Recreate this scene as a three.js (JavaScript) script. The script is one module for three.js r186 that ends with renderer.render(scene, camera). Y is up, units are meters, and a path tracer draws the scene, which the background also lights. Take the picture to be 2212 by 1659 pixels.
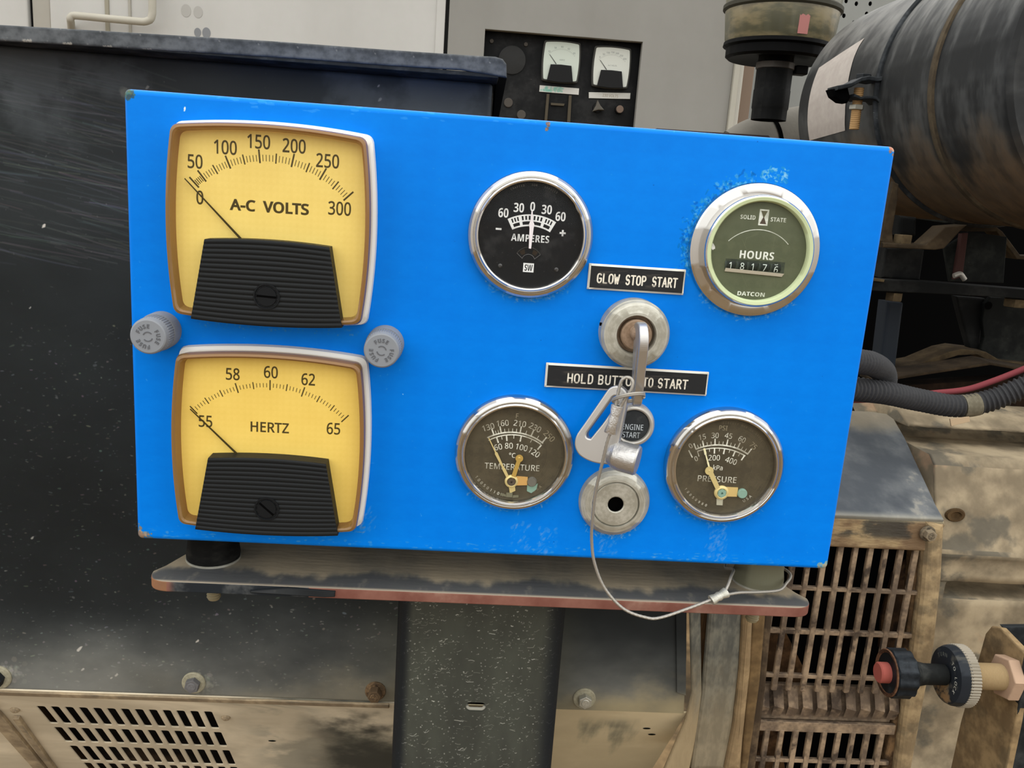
import * as THREE from 'three';
import { mergeGeometries, toCreasedNormals } from 'three/addons/utils/BufferGeometryUtils.js';
import { RoundedBoxGeometry } from 'three/addons/geometries/RoundedBoxGeometry.js';
import { FontLoader } from 'three/addons/loaders/FontLoader.js';
import { TextGeometry } from 'three/addons/geometries/TextGeometry.js';

// ---------------------------------------------------------------- camera, sky, exposure
// World: metres, y up. The blue control panel's face is the plane z = 0, its middle is the origin; the ground lies 1.1 m below.
const scene = new THREE.Scene();
const camera = new THREE.PerspectiveCamera(2 * Math.atan(829.5 / 1850) * 180 / Math.PI, 2212 / 1659, 0.05, 200);
const camRight = new THREE.Vector3(0.99653061, 0.06878045, 0.04686135);
const camUp = new THREE.Vector3(-0.05653094, 0.97262406, -0.22540338);
const camBack = new THREE.Vector3(-0.06108183, 0.22197225, 0.97313788);
camera.quaternion.setFromRotationMatrix(new THREE.Matrix4().makeBasis(camRight, camUp, camBack));
camera.position.set(-0.021591, 0.07818, 0.419697);
scene.add(camera);

const renderer = new THREE.WebGLRenderer({ antialias: true });
renderer.toneMapping = THREE.LinearToneMapping;
renderer.toneMappingExposure = 1.72;
renderer.shadowMap.enabled = true;

{ // bright overcast sky
  const w = 64, h = 64, d = new Float32Array(w * h * 4);
  for (let j = 0; j < h; j++) for (let i = 0; i < w; i++) {
    const el = ((j + 0.5) / h - 0.5) * Math.PI, s = Math.max(0, Math.sin(el));
    const L = el > 0 ? 0.85 + 0.75 * s : 0.4;
    const o = (j * w + i) * 4;
    d[o] = L * 1.0; d[o + 1] = L * 1.0; d[o + 2] = L * 0.99; d[o + 3] = 1;
  }
  const t = new THREE.DataTexture(d, w, h, THREE.RGBAFormat, THREE.FloatType);
  t.mapping = THREE.EquirectangularReflectionMapping; t.magFilter = THREE.LinearFilter; t.minFilter = THREE.LinearFilter;
  t.needsUpdate = true;
  scene.background = t; scene.environment = t;
}

// ---------------------------------------------------------------- helpers
let seed = 12345;
const rnd = () => { seed = (seed * 1664525 + 1013904223) >>> 0; return seed / 4294967296; };
const V = (x, y, z) => new THREE.Vector3(x, y, z);
const DEG = Math.PI / 180, mm = 0.001;
// a sight line of the photograph, met with a plane of the place
function ray(px, py) {
  return camRight.clone().multiplyScalar((px - 1106) / 1850).addScaledVector(camUp, (829.5 - py) / 1850).sub(camBack);
}
function onPlane(px, py, p0, n) {
  const d = ray(px, py), t = p0.clone().sub(camera.position).dot(n) / d.dot(n);
  return camera.position.clone().addScaledVector(d, t);
}
const Z = V(0, 0, 1);
const at = (px, py, z) => onPlane(px, py, V(0, 0, z), Z);

const used = new Map();
function numbered(name) {
  const n = used.get(name) ?? 0; used.set(name, n + 1);
  return n ? name + '_' + String(n).padStart(3, '0') : name;
}
function thing(name, label, category, pos = V(0, 0, 0), group, kind) {
  const o = new THREE.Group(); o.name = numbered(name); o.position.copy(pos); scene.add(o);
  o.userData = { label, category };
  if (group) o.userData.group = group;
  if (kind) { o.userData = { kind }; if (label) o.userData.label = label; }
  return o;
}
function worldOf(o) { const p = V(0, 0, 0); for (let q = o; q; q = q.parent) p.add(q.position); return p; }
// a part whose geometry is given in the thing's own frame
function part(t, name, geo, mat, label) {
  const m = new THREE.Mesh(geo, mat); m.name = name; m.castShadow = m.receiveShadow = true; t.add(m);
  if (label) m.userData.label = label;
  return m;
}
// a part whose geometry is given in world coordinates
function partW(t, name, geo, mat, label) {
  const p = worldOf(t); geo.translate(-p.x, -p.y, -p.z); return part(t, name, geo, mat, label);
}
const crease = (g, a = 0.55) => toCreasedNormals(g, a);
function lathe(profile, seg = 64, a = 0.5) { // [r, z] pairs in mm, axis z
  const g = new THREE.LatheGeometry(profile.map(([r, z]) => new THREE.Vector2(Math.max(r, 1e-4) * mm, z * mm)), seg);
  g.rotateX(Math.PI / 2); return crease(g, a);
}
function latheM(profile, seg = 64, a = 0.5) { return lathe(profile.map(([r, z]) => [r * 1000, z * 1000]), seg, a); }
function shapeOf(pts) { return new THREE.Shape(pts.map(([x, y]) => new THREE.Vector2(x, y))); }
function extr(shape, depth, bevel = 0, o = {}) { // front face at z = 0, going back
  const g = new THREE.ExtrudeGeometry(shape, { depth: Math.max(1e-5, depth - 2 * bevel), bevelEnabled: bevel > 0, bevelSize: bevel, bevelThickness: bevel, bevelOffset: -bevel, bevelSegments: o.bs ?? 3, curveSegments: o.cs ?? 16 });
  g.translate(0, 0, -depth + bevel); return g;
}
function rrect(w, h, r, s = new THREE.Shape()) {
  const x = -w / 2, y = -h / 2;
  s.moveTo(x + r, y); s.lineTo(x + w - r, y); s.absarc(x + w - r, y + r, r, -Math.PI / 2, 0);
  s.lineTo(x + w, y + h - r); s.absarc(x + w - r, y + h - r, r, 0, Math.PI / 2);
  s.lineTo(x + r, y + h); s.absarc(x + r, y + h - r, r, Math.PI / 2, Math.PI);
  s.lineTo(x, y + r); s.absarc(x + r, y + r, r, Math.PI, Math.PI * 1.5); return s;
}
// polygon seen in the photograph, built as a plate that stands at depth z
const poly = (pts, z, thick, bevel = 0.0006) => {
  const s = shapeOf(pts.map(([a, b]) => { const p = at(a, b, z); return [p.x, p.y]; }));
  const g = extr(s, thick, bevel); g.translate(0, 0, z); return g;
};
function box(x0, y0, z0, x1, y1, z1, r = 0.001) {
  const g = new RoundedBoxGeometry(x1 - x0, y1 - y0, z1 - z0, 2, Math.min(r, (x1 - x0) / 2.01, (y1 - y0) / 2.01, (z1 - z0) / 2.01));
  g.translate((x0 + x1) / 2, (y0 + y1) / 2, (z0 + z1) / 2); return g;
}
function triUV(g, tile = 0.2) { // uv in metres by the side that each face looks to
  g = g.index ? g.toNonIndexed() : g;
  const p = g.attributes.position, uv = new Float32Array(p.count * 2), a = V(), b = V(), c = V();
  for (let i = 0; i < p.count; i += 3) {
    a.fromBufferAttribute(p, i); b.fromBufferAttribute(p, i + 1); c.fromBufferAttribute(p, i + 2);
    const n = b.clone().sub(a).cross(c.clone().sub(a)), ax = Math.abs(n.x), ay = Math.abs(n.y), az = Math.abs(n.z);
    [a, b, c].forEach((v, k) => {
      const [s, t] = az >= ax && az >= ay ? [v.x, v.y] : ax >= ay ? [v.z, v.y] : [v.x, v.z];
      uv[(i + k) * 2] = s / tile; uv[(i + k) * 2 + 1] = t / tile;
    });
  }
  g.setAttribute('uv', new THREE.BufferAttribute(uv, 2)); return g;
}
function planUV(g, x0, y0, x1, y1) {
  const p = g.attributes.position, uv = new Float32Array(p.count * 2);
  for (let i = 0; i < p.count; i++) { uv[i * 2] = (p.getX(i) - x0) / (x1 - x0); uv[i * 2 + 1] = (p.getY(i) - y0) / (y1 - y0); }
  g.setAttribute('uv', new THREE.BufferAttribute(uv, 2)); return g;
}
function merge(list) {
  const gs = list.map((g) => { g = g.index ? g.toNonIndexed() : g; for (const k of Object.keys(g.attributes)) if (!['position', 'normal', 'uv'].includes(k)) g.deleteAttribute(k); g.morphAttributes = {}; return g; });
  return mergeGeometries(gs);
}
function tube(pts, r, seg = 64, rad = 12, rf, closed = false, tension = 0.5) {
  const c = new THREE.CatmullRomCurve3(pts, closed, 'catmullrom', tension);
  const g = new THREE.TubeGeometry(c, seg, r, rad, closed);
  if (rf) {
    const L = c.getLength(), p = g.attributes.position;
    for (let i = 0; i <= seg; i++) {
      const q = c.getPointAt(i / seg);
      for (let j = 0; j <= rad; j++) {
        const k = i * (rad + 1) + j, f = rf(i / seg * L, j / rad * Math.PI * 2);
        p.setXYZ(k, q.x + (p.getX(k) - q.x) * f, q.y + (p.getY(k) - q.y) * f, q.z + (p.getZ(k) - q.z) * f);
      }
    }
    g.computeVertexNormals();
  }
  if (!closed) { // end caps
    const caps = [];
    for (const [u, s] of [[0, -1], [1, 1]]) {
      const q = c.getPointAt(u), d = c.getTangentAt(u).multiplyScalar(s), cg = new THREE.CircleGeometry(r * 0.98, rad);
      cg.applyQuaternion(new THREE.Quaternion().setFromUnitVectors(Z, d)); cg.translate(q.x, q.y, q.z); caps.push(cg);
    }
    return merge([g, ...caps]);
  }
  return g;
}
function grid(nu, nv, fn) { // fn(u, v) -> Vector3
  const pos = [], idx = [], uv = [];
  for (let j = 0; j <= nv; j++) for (let i = 0; i <= nu; i++) { const p = fn(i / nu, j / nv); pos.push(p.x, p.y, p.z); uv.push(i / nu, j / nv); }
  for (let j = 0; j < nv; j++) for (let i = 0; i < nu; i++) { const a = j * (nu + 1) + i, b = a + 1, c = a + nu + 1, d = c + 1; idx.push(a, b, d, a, d, c); }
  const g = new THREE.BufferGeometry();
  g.setAttribute('position', new THREE.Float32BufferAttribute(pos, 3)); g.setAttribute('uv', new THREE.Float32BufferAttribute(uv, 2)); g.setIndex(idx); g.computeVertexNormals(); return g;
}
function fluted(r, h, n, amp, round = 0.4, rad = 200) { // fluted drum, axis z from 0 to h (mm)
  const rr = (t) => r - amp * (0.5 - 0.5 * Math.cos(n * t)) ;
  const prof = [[0, 0, 0], [1, -round, 0], [1, 0, round], [1, 0, h - round], [1, -round, h], [0, 0, h]];
  const g = grid(rad, prof.length - 1, (u, v) => {
    const [f, d, z] = prof[Math.round(v * (prof.length - 1))], t = u * Math.PI * 2, q = f ? rr(t) + d : 0.001;
    return V(q * Math.cos(t) * mm, q * Math.sin(t) * mm, z * mm);
  });
  return crease(g, 0.5);
}
function hexPrism(r, h, bevel = 0.4) { // mm
  const s = new THREE.Shape(); for (let i = 0; i < 6; i++) { const a = i * Math.PI / 3; s[i ? 'lineTo' : 'moveTo'](r * mm * Math.cos(a), r * mm * Math.sin(a)); }
  const g = extr(s, h * mm, bevel * mm, { bs: 2 }); g.translate(0, 0, h * mm); return g;
}
function boltGeo(r, h) { return hexPrism(r, h, Math.min(0.6, h * 0.2)); }
function circ3(a, b, c) {
  const A = b[0] - a[0], B = b[1] - a[1], C = c[0] - a[0], D = c[1] - a[1], E = A * (a[0] + b[0]) + B * (a[1] + b[1]), F = C * (a[0] + c[0]) + D * (a[1] + c[1]), G = 2 * (A * (c[1] - b[1]) - B * (c[0] - b[0]));
  const x = (D * E - B * F) / G, y = (A * F - C * E) / G; return [x, y, Math.hypot(a[0] - x, a[1] - y)];
}

// ---------------------------------------------------------------- noise and textures
const perm = new Uint8Array(512); { const p = [...Array(256).keys()]; for (let i = 255; i > 0; i--) { const j = Math.floor(rnd() * (i + 1)); [p[i], p[j]] = [p[j], p[i]]; } for (let i = 0; i < 512; i++) perm[i] = p[i & 255]; }
function vnoise(x, y, per) {
  const xi = Math.floor(x), yi = Math.floor(y), fx = x - xi, fy = y - yi;
  let x0 = xi % per, y0 = yi % per; if (x0 < 0) x0 += per; if (y0 < 0) y0 += per;
  const x1 = x0 + 1 >= per ? 0 : x0 + 1, y1 = y0 + 1 >= per ? 0 : y0 + 1, p0 = perm[x0 & 255], p1 = perm[x1 & 255];
  const u = fx * fx * (3 - 2 * fx), v = fy * fy * (3 - 2 * fy);
  const a = perm[(p0 + y0) & 511], b = perm[(p1 + y0) & 511], c = perm[(p0 + y1) & 511], d = perm[(p1 + y1) & 511];
  return (a + (b - a) * u + (c - a) * v + (a - b - c + d) * u * v) / 255;
}
function fbm0(u, v, f, oct = 5) { let s = 0, a = 0.5, t = 0; for (let i = 0; i < oct; i++) { s += a * vnoise(u * f, v * f, f); t += a; a *= 0.55; f *= 2; } return s / t; }
const FN = 1024, FT = new Float32Array(FN * FN); for (let j = 0; j < FN; j++) for (let i = 0; i < FN; i++) FT[j * FN + i] = fbm0((i + 0.5) / FN, (j + 0.5) / FN, 4, 7);
function fbm(u, v, f) { // tiled fractal noise read from a table
  const k = Math.ceil(f / 4) * FN, x = (u + 7) * k - 0.5, y = (v + 7 + f * 0.173) * k - 0.5, xi = Math.floor(x), yi = Math.floor(y), a = x - xi, b = y - yi, X = xi & (FN - 1), X1 = (xi + 1) & (FN - 1), Y = (yi & (FN - 1)) * FN, Y1 = ((yi + 1) & (FN - 1)) * FN;
  return (FT[Y + X] * (1 - a) + FT[Y + X1] * a) * (1 - b) + (FT[Y1 + X] * (1 - a) + FT[Y1 + X1] * a) * b;
}
const rfbm = (u, v, f) => fbm(u * 0.81 + v * 0.59 + 0.13, v * 0.81 - u * 0.59 + 0.57, f); // turned, so that the table's own grid does not show
const clamp = (x, a = 0, b = 1) => Math.min(b, Math.max(a, x));
const sm = (a, b, x) => { const t = clamp((x - a) / (b - a)); return t * t * (3 - 2 * t); };
const mix = (a, b, t) => [a[0] + (b[0] - a[0]) * t, a[1] + (b[1] - a[1]) * t, a[2] + (b[2] - a[2]) * t];
function tex(w, h, fn, srgb = true) {
  const d = new Uint8Array(w * h * 4);
  for (let j = 0; j < h; j++) for (let i = 0; i < w; i++) { const c = fn((i + 0.5) / w, (j + 0.5) / h), o = (j * w + i) * 4; d[o] = clamp(c[0], 0, 255); d[o + 1] = clamp(c[1], 0, 255); d[o + 2] = clamp(c[2], 0, 255); d[o + 3] = 255; }
  const t = new THREE.DataTexture(d, w, h); t.wrapS = t.wrapT = THREE.RepeatWrapping; t.magFilter = THREE.LinearFilter; t.minFilter = THREE.LinearMipmapLinearFilter; t.generateMipmaps = true;
  if (srgb) t.colorSpace = THREE.SRGBColorSpace; t.needsUpdate = true; return t;
}
const roughTex = tex(512, 512, (u, v) => { const n = 255 * (0.25 + 0.75 * fbm(u, v, 12, 5)); return [n, n, n]; }, false);
const bumpTex = tex(512, 512, (u, v) => { const n = 255 * fbm(u, v, 24, 5); return [n, n, n]; }, false);

// canvas in millimetres, origin in the middle, y up
function print(wmm, hmm, k, bg, draw, after) {
  const c = document.createElement('canvas'); c.width = Math.round(wmm * k); c.height = Math.round(hmm * k);
  const x = c.getContext('2d'); x.fillStyle = bg; x.fillRect(0, 0, c.width, c.height);
  const X = (a) => c.width / 2 + a * k, Y = (b) => c.height / 2 - b * k;
  const g = {
    x, X, Y, k,
    line(x0, y0, x1, y1, w, col) { x.strokeStyle = col; x.lineWidth = w * k; x.lineCap = 'butt'; x.beginPath(); x.moveTo(X(x0), Y(y0)); x.lineTo(X(x1), Y(y1)); x.stroke(); },
    arc(cx, cy, r, a0, a1, w, col) { x.strokeStyle = col; x.lineWidth = w * k; x.lineCap = 'butt'; x.beginPath(); x.arc(X(cx), Y(cy), r * k, -a0 * DEG, -a1 * DEG, a1 > a0); x.stroke(); },
    sector(cx, cy, r0, r1, a0, a1, col) { x.fillStyle = col; x.beginPath(); x.arc(X(cx), Y(cy), r1 * k, -a0 * DEG, -a1 * DEG, false); x.arc(X(cx), Y(cy), r0 * k, -a1 * DEG, -a0 * DEG, true); x.closePath(); x.fill(); },
    text(s, tx, ty, h, col, o = {}) { // centred; h = cap height in mm
      x.save(); x.translate(X(tx), Y(ty)); x.rotate(-(o.rot ?? 0) * DEG); x.scale(o.sx ?? 1, 1);
      x.font = (o.bold ? 'bold ' : '') + (h * k / 0.714).toFixed(2) + 'px ' + (o.font ?? 'sans-serif'); x.textAlign = o.align ?? 'center'; x.textBaseline = 'alphabetic'; x.fillStyle = col;
      if (o.width) { const m = x.measureText(s).width; x.scale(o.width * k / m, 1); }
      x.fillText(s, 0, h * k / 2);
      if (o.stroke) { x.strokeStyle = col; x.lineWidth = o.stroke * k; x.strokeText(s, 0, h * k / 2); }
      x.restore();
    },
    ring(s, cx, cy, r, a0, step, h, col, o = {}) { [...s].forEach((ch, i) => { const a = a0 - i * step; g.text(ch, cx + r * Math.cos(a * DEG), cy + r * Math.sin(a * DEG), h, col, { ...o, rot: (o.flip ? a + 90 : a - 90) }); }); },
    poly(pts, col) { x.fillStyle = col; x.beginPath(); pts.forEach(([a, b], i) => x[i ? 'lineTo' : 'moveTo'](X(a), Y(b))); x.closePath(); x.fill(); },
    blob(bx, by, r, col, n = 9, el = 1, rot = 0) { x.fillStyle = col; x.beginPath(); for (let i = 0; i < n; i++) { const a = i / n * 6.283, q = r * (0.6 + 0.7 * rnd()), ca = q * Math.cos(a) * el, sa = q * Math.sin(a) / el; x.lineTo(X(bx + ca * Math.cos(rot) - sa * Math.sin(rot)), Y(by + ca * Math.sin(rot) + sa * Math.cos(rot))); } x.closePath(); x.fill(); },
  };
  draw(g);
  if (after) {
    const w = c.width, h = c.height, d = new Uint8Array(w * h * 4); d.set(x.getImageData(0, 0, w, h).data);
    const e = new Uint8Array(w * h * 4), px = [0, 0, 0];
    for (let j = 0; j < h; j++) for (let i = 0; i < w; i++) { const o = (j * w + i) * 4, q = ((h - 1 - j) * w + i) * 4; px[0] = d[o]; px[1] = d[o + 1]; px[2] = d[o + 2]; const r = after(px, i / w, 1 - j / h); e[q] = clamp(r[0], 0, 255); e[q + 1] = clamp(r[1], 0, 255); e[q + 2] = clamp(r[2], 0, 255); e[q + 3] = 255; }
    const t = new THREE.DataTexture(e, w, h); t.magFilter = THREE.LinearFilter; t.minFilter = THREE.LinearMipmapLinearFilter; t.generateMipmaps = true; t.colorSpace = THREE.SRGBColorSpace; t.anisotropy = 8; t.needsUpdate = true; return t;
  }
  const t = new THREE.CanvasTexture(c); t.colorSpace = THREE.SRGBColorSpace; t.magFilter = THREE.LinearFilter; t.anisotropy = 8; return t;
}
const std = (o) => new THREE.MeshPhysicalMaterial({ specularIntensity: o.metalness ? 1 : 0.3, ...o }), phy = (o) => new THREE.MeshPhysicalMaterial(o);

// tiled surfaces
const specks = (u, v, f, th) => { const n = vnoise(u * f, v * f, f); return sm(th, 1, n); };
const blackTex = tex(1024, 1024, (u, v) => {
  const n = fbm(u, v, 6, 6), m = fbm(u + 0.37, v + 0.11, 40, 4);
  let c = mix([30, 33, 35], [66, 69, 71], sm(0.35, 0.75, n * 0.7 + m * 0.3));
  c = mix(c, [150, 147, 138], 0.7 * specks(u, v, 170, 0.93) * sm(0.4, 0.6, n)); return c;
});
const tanTex = tex(1024, 1024, (u, v) => {
  const n = fbm(u, v, 5, 6), m = fbm(u + 0.5, v + 0.2, 32, 5);
  let c = mix([100, 90, 74], [166, 149, 122], sm(0.3, 0.7, n * 0.65 + m * 0.35));
  c = mix(c, [66, 62, 55], 0.8 * sm(0.56, 0.72, fbm(u + 0.13, v + 0.7, 7, 5))); return c;
});
const plainTan = tex(512, 512, (u, v) => { const n = fbm(u, v, 6), m = fbm(u + 0.3, v + 0.4, 32); const c = mix([134, 119, 97], [178, 160, 130], sm(0.3, 0.7, n * 0.5 + m * 0.5)); return mix(c, [108, 100, 86], 0.55 * sm(0.52, 0.72, fbm(u + 0.7, v + 0.1, 12))); });
const rustTex = tex(512, 512, (u, v) => {
  const n = fbm(u, v, 8, 6), m = fbm(u + 0.5, v + 0.2, 40, 4);
  let c = mix([98, 84, 70], [158, 136, 110], sm(0.3, 0.7, n * 0.6 + m * 0.4));
  return mix(c, [52, 44, 38], 0.7 * sm(0.58, 0.74, fbm(u + 0.3, v + 0.6, 10, 5)));
});
const greyTex = tex(1024, 1024, (u, v) => {
  const n = fbm(u, v, 4, 6), m = fbm(u * 1, v, 64, 3), s = fbm(u, v * 0.25 + 0.2, 16, 4);
  return mix([172, 170, 164], [196, 195, 190], clamp(n * 0.5 + m * 0.15 + s * 0.35)).map((x) => x);
});
const lidTex = tex(512, 512, (u, v) => { const n = fbm(u, v, 8), m = fbm(u + 0.3, v + 0.1, 40); let c = mix([56, 59, 61], [96, 99, 101], sm(0.32, 0.72, n * 0.6 + m * 0.4)); return mix(c, [170, 166, 156], 0.9 * sm(0.60, 0.68, fbm(u + 0.6, v + 0.2, 28))); });
const zincTex = tex(512, 512, (u, v) => { const n = fbm(u, v, 10, 6), m = fbm(u, v, 60, 3); return mix([164, 161, 147], [196, 194, 182], sm(0.25, 0.75, n * 0.6 + m * 0.4)); });

const M = {
  black: std({ map: blackTex, roughness: 0.62, bumpMap: bumpTex, bumpScale: 0.0003 }),
  blackDeep: std({ color: 0x060606, roughness: 0.9, specularIntensity: 0.05 }),
  darkDusty: std({ color: 0x6e6c58, roughness: 0.9 }),
  tan: std({ map: tanTex, roughness: 0.95, bumpMap: bumpTex, bumpScale: 0.0012 }),
  tanLight: std({ map: tanTex, color: 0xffffff, roughness: 0.95, bumpMap: bumpTex, bumpScale: 0.0006 }),
  rust: std({ map: rustTex, roughness: 0.95, bumpMap: bumpTex, bumpScale: 0.0006 }),
  grey: std({ map: greyTex, roughness: 0.55 }),
  chrome: std({ color: 0xcfcdc8, metalness: 1, roughness: 0.22 }),
  chromeSoft: std({ color: 0xc9c5bd, metalness: 1, roughness: 0.28, roughnessMap: roughTex }),
  zinc: std({ map: zincTex, metalness: 0.5, roughness: 0.45 }),
  alloy: std({ color: 0xc2c0bc, metalness: 0.85, roughness: 0.38, bumpMap: bumpTex, bumpScale: 0.0002 }),
  steel: std({ color: 0xa39e94, metalness: 0.5, roughness: 0.5 }),
  rustSteel: std({ map: zincTex, color: 0xd2b4a0, metalness: 0.2, roughness: 0.7 }),
  brass: std({ color: 0xd8b765, metalness: 0.7, roughness: 0.4 }),
  brassPale: std({ color: 0xd9c78a, metalness: 0.45, roughness: 0.5 }),
  verdigris: std({ color: 0x86a796, metalness: 0.2, roughness: 0.75 }),
  glass: phy({ color: 0xffffff, transmission: 1, thickness: 0, roughness: 0.03, ior: 1.25, specularIntensity: 0.3 }),
  whitePlastic: std({ color: 0xdedcd6, roughness: 0.4 }),
  blackPlastic: std({ color: 0x1b1d1e, roughness: 0.5 }),
  greyPlastic: std({ color: 0x84888d, roughness: 0.55 }),
  rubber: std({ map: blackTex, color: 0x8b8375, roughness: 0.8 }),
};

// ================================================================ the setting
{
  const g = new THREE.BoxGeometry(60, 0.2, 60); g.translate(0, -1.2, 0);
  const m = new THREE.Mesh(triUV(g, 1.2), std({ map: tanTex, color: 0xd9c9b4, roughness: 1 })); m.name = 'ground'; m.userData.kind = 'structure'; m.receiveShadow = true; scene.add(m);
}

// ================================================================ control panel box
const PW = 0.365, PH = 0.2211;
{
  const k = 5;
  const map = print(365, 221, k, 'rgb(0,122,226)', (g) => {
    const R = (a, b) => a + (b - a) * rnd();
    for (let i = 0; i < 500; i++) g.blob(R(-182, 182), R(-110, 110), R(0.1, 0.45), `rgba(120,180,240,${R(0.05, 0.35)})`, 6, R(1, 2), R(0, 3));
    for (let i = 0; i < 40; i++) g.blob(R(-182, 182), R(-110, 110), R(0.1, 0.3), 'rgba(0,40,110,0.6)', 6);
    // flaked paint around the hours gauge
    for (let i = 0; i < 260; i++) { const a = R(95, 205) * DEG, q = 32.5 + Math.abs(R(-1, 1) * R(0, 7)); g.blob(118.8 + q * Math.cos(a), 56.8 + q * Math.sin(a), R(0.3, 1.1), ['rgba(60,150,190,0.35)', 'rgba(0,84,170,0.5)', 'rgba(140,190,220,0.35)', 'rgba(0,100,160,0.4)'][i % 4], 7, R(1, 1.8), R(0, 3)); }
    for (let i = 0; i < 60; i++) g.blob(124 + R(-6, 7), 93.5 + R(-4, 4), R(0.3, 1.0), ['rgba(90,170,215,0.55)', 'rgba(40,140,200,0.6)', 'rgba(150,200,230,0.6)'][i % 3], 7, 1.5, R(0, 3));
    // dust caught under the gauges and meters
    const under = (cx, cy, r) => { for (let i = 0; i < 150; i++) { const a = R(225, 315) * DEG, q = r + R(0, 3.6) * R(0, 1); g.blob(cx + q * Math.cos(a), cy + q * Math.sin(a), R(0.2, 0.8), `rgba(150,165,205,${R(0.1, 0.4)})`, 7, R(1, 2.5), R(0, 3)); } };
    under(8.45, 56.9, 30.4); under(118.9, 56.8, 32.6); under(8.4, -53.2, 30.6); under(117.5, -54.1, 31.4); under(62.3, -76.8, 18.8);
    for (const [x, y] of [[15, -99], [29, -101], [121, -101], [119, -95], [62, -101], [-66, -94]]) for (let i = 0; i < 40; i++) g.blob(x + R(-5, 5), y + R(-7, 7), R(0.3, 1.3), `rgba(120,150,215,${R(0.1, 0.35)})`, 8, R(1, 2.2), R(0.6, 1.4));
    for (let i = 0; i < 260; i++) g.blob(R(-180, 182), R(-110, -104) , R(0.2, 0.9), `rgba(130,160,200,${R(0.1, 0.4)})`, 7, R(1, 3), 0);
    for (let i = 0; i < 130; i++) g.blob(R(-150, -72), R(6, 2), R(0.2, 0.7), `rgba(120,140,180,${R(0.1, 0.35)})`, 7);
    for (let i = 0; i < 200; i++) g.blob(R(-160, -66), R(-101, -97), R(0.2, 0.9), `rgba(110,130,165,${R(0.1, 0.4)})`, 7, 2, 0);
    // thin scrapes
    for (let i = 0; i < 60; i++) { const x = R(-180, 180), y = R(-108, 108), a = R(0, 3.1), l = R(0.4, 2.2); g.line(x, y, x + l * Math.cos(a), y + l * Math.sin(a), 0.12, `rgba(170,205,240,${R(0.15, 0.5)})`); }
    // chips
    g.blob(-155, 103.5, 0.75, 'rgb(225,228,230)', 8, 0.7); g.blob(-155.2, 102.6, 0.3, 'rgb(235,235,235)');
    g.blob(-49.6, -26, 0.3, 'rgba(200,225,245,.8)');
    for (let i = 0; i < 14; i++) g.blob(13 + R(-0.8, 0.8), 107.5 + R(-1.6, 2.4), R(0.2, 0.7), i % 2 ? 'rgb(150,120,105)' : 'rgb(110,95,95)');
    for (let i = 0; i < 26; i++) g.blob(R(-150, 20), R(106.5, 110), R(0.3, 1.4), 'rgba(90,160,240,0.35)', 8, 2, 0);
    // rusty corners
    for (let i = 0; i < 60; i++) { const q = R(0, 6) * R(0, 1), a = R(0, 1.57); g.blob(-182 + q * Math.cos(a), 110 - q * Math.sin(a), R(0.4, 1.3), ['rgba(70,110,110,.7)', 'rgba(90,100,70,.7)', 'rgba(60,80,90,.8)'][i % 3]); }
    for (let i = 0; i < 90; i++) { const q = R(0, 9) * R(0, 1), a = R(0, 1.57); g.blob(-182 + q * Math.cos(a), -110 + q * Math.sin(a), R(0.4, 1.5), ['rgba(150,120,95,.8)', 'rgba(120,110,105,.6)', 'rgba(170,140,110,.8)'][i % 3]); }
    for (let i = 0; i < 60; i++) { const q = R(0, 7) * R(0, 1), a = R(0, 1.57); g.blob(182 - q * Math.cos(a), -110 + q * Math.sin(a), R(0.4, 1.4), ['rgba(150,165,150,.7)', 'rgba(170,150,125,.8)'][i % 2]); }
    for (let i = 0; i < 40; i++) { const q = R(0, 4) * R(0, 1), a = R(0, 1.57); g.blob(182 - q * Math.cos(a), 110 - q * Math.sin(a), R(0.3, 1.0), ['rgba(170,110,85,.8)', 'rgba(200,170,150,.7)'][i % 2]); }
  }, (c, u, v) => { const n = fbm(u, v, 8, 5) - 0.5, m = fbm(u, v, 90, 3) - 0.5; return [c[0] + 6 * m, c[1] + 10 * n + 7 * m, c[2] + 12 * n + 7 * m]; });
  const blue = phy({ map, roughness: 0.3, specularIntensity: 0.18 });
  const t = thing('control_box', 'bright blue sheet metal box whose front carries all the gauges, switches and fuse caps', 'control panel', V(0, -PH / 2, -0.04));
  const g = new RoundedBoxGeometry(PW, PH, 0.006, 5, 0.0026); g.translate(0, 0, -0.003);
  partW(t, 'front_panel', planUV(g, -PW / 2, -PH / 2, PW / 2, PH / 2), blue);
  const blueSide = std({ color: 0x0a63b8, roughness: 0.5 });
  const e = 0.0004, d0 = -0.082, d1 = -0.003;
  partW(t, 'top_flange', box(-PW / 2 + e, PH / 2 - 0.002, d0, PW / 2 - e, PH / 2 - e, d1, 0.0003), blueSide);
  partW(t, 'bottom_flange', box(-PW / 2 + e, -PH / 2 + e, d0, PW / 2 - e, -PH / 2 + 0.002, d1, 0.0003), blueSide);
  partW(t, 'side_flange', box(-PW / 2 + e, -PH / 2 + 0.002, d0, -PW / 2 + 0.002, PH / 2 - 0.002, d1, 0.0003), blueSide);
  partW(t, 'side_flange', box(PW / 2 - 0.002, -PH / 2 + 0.002, d0, PW / 2 - e, PH / 2 - 0.002, d1, 0.0003), blueSide);
}

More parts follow.
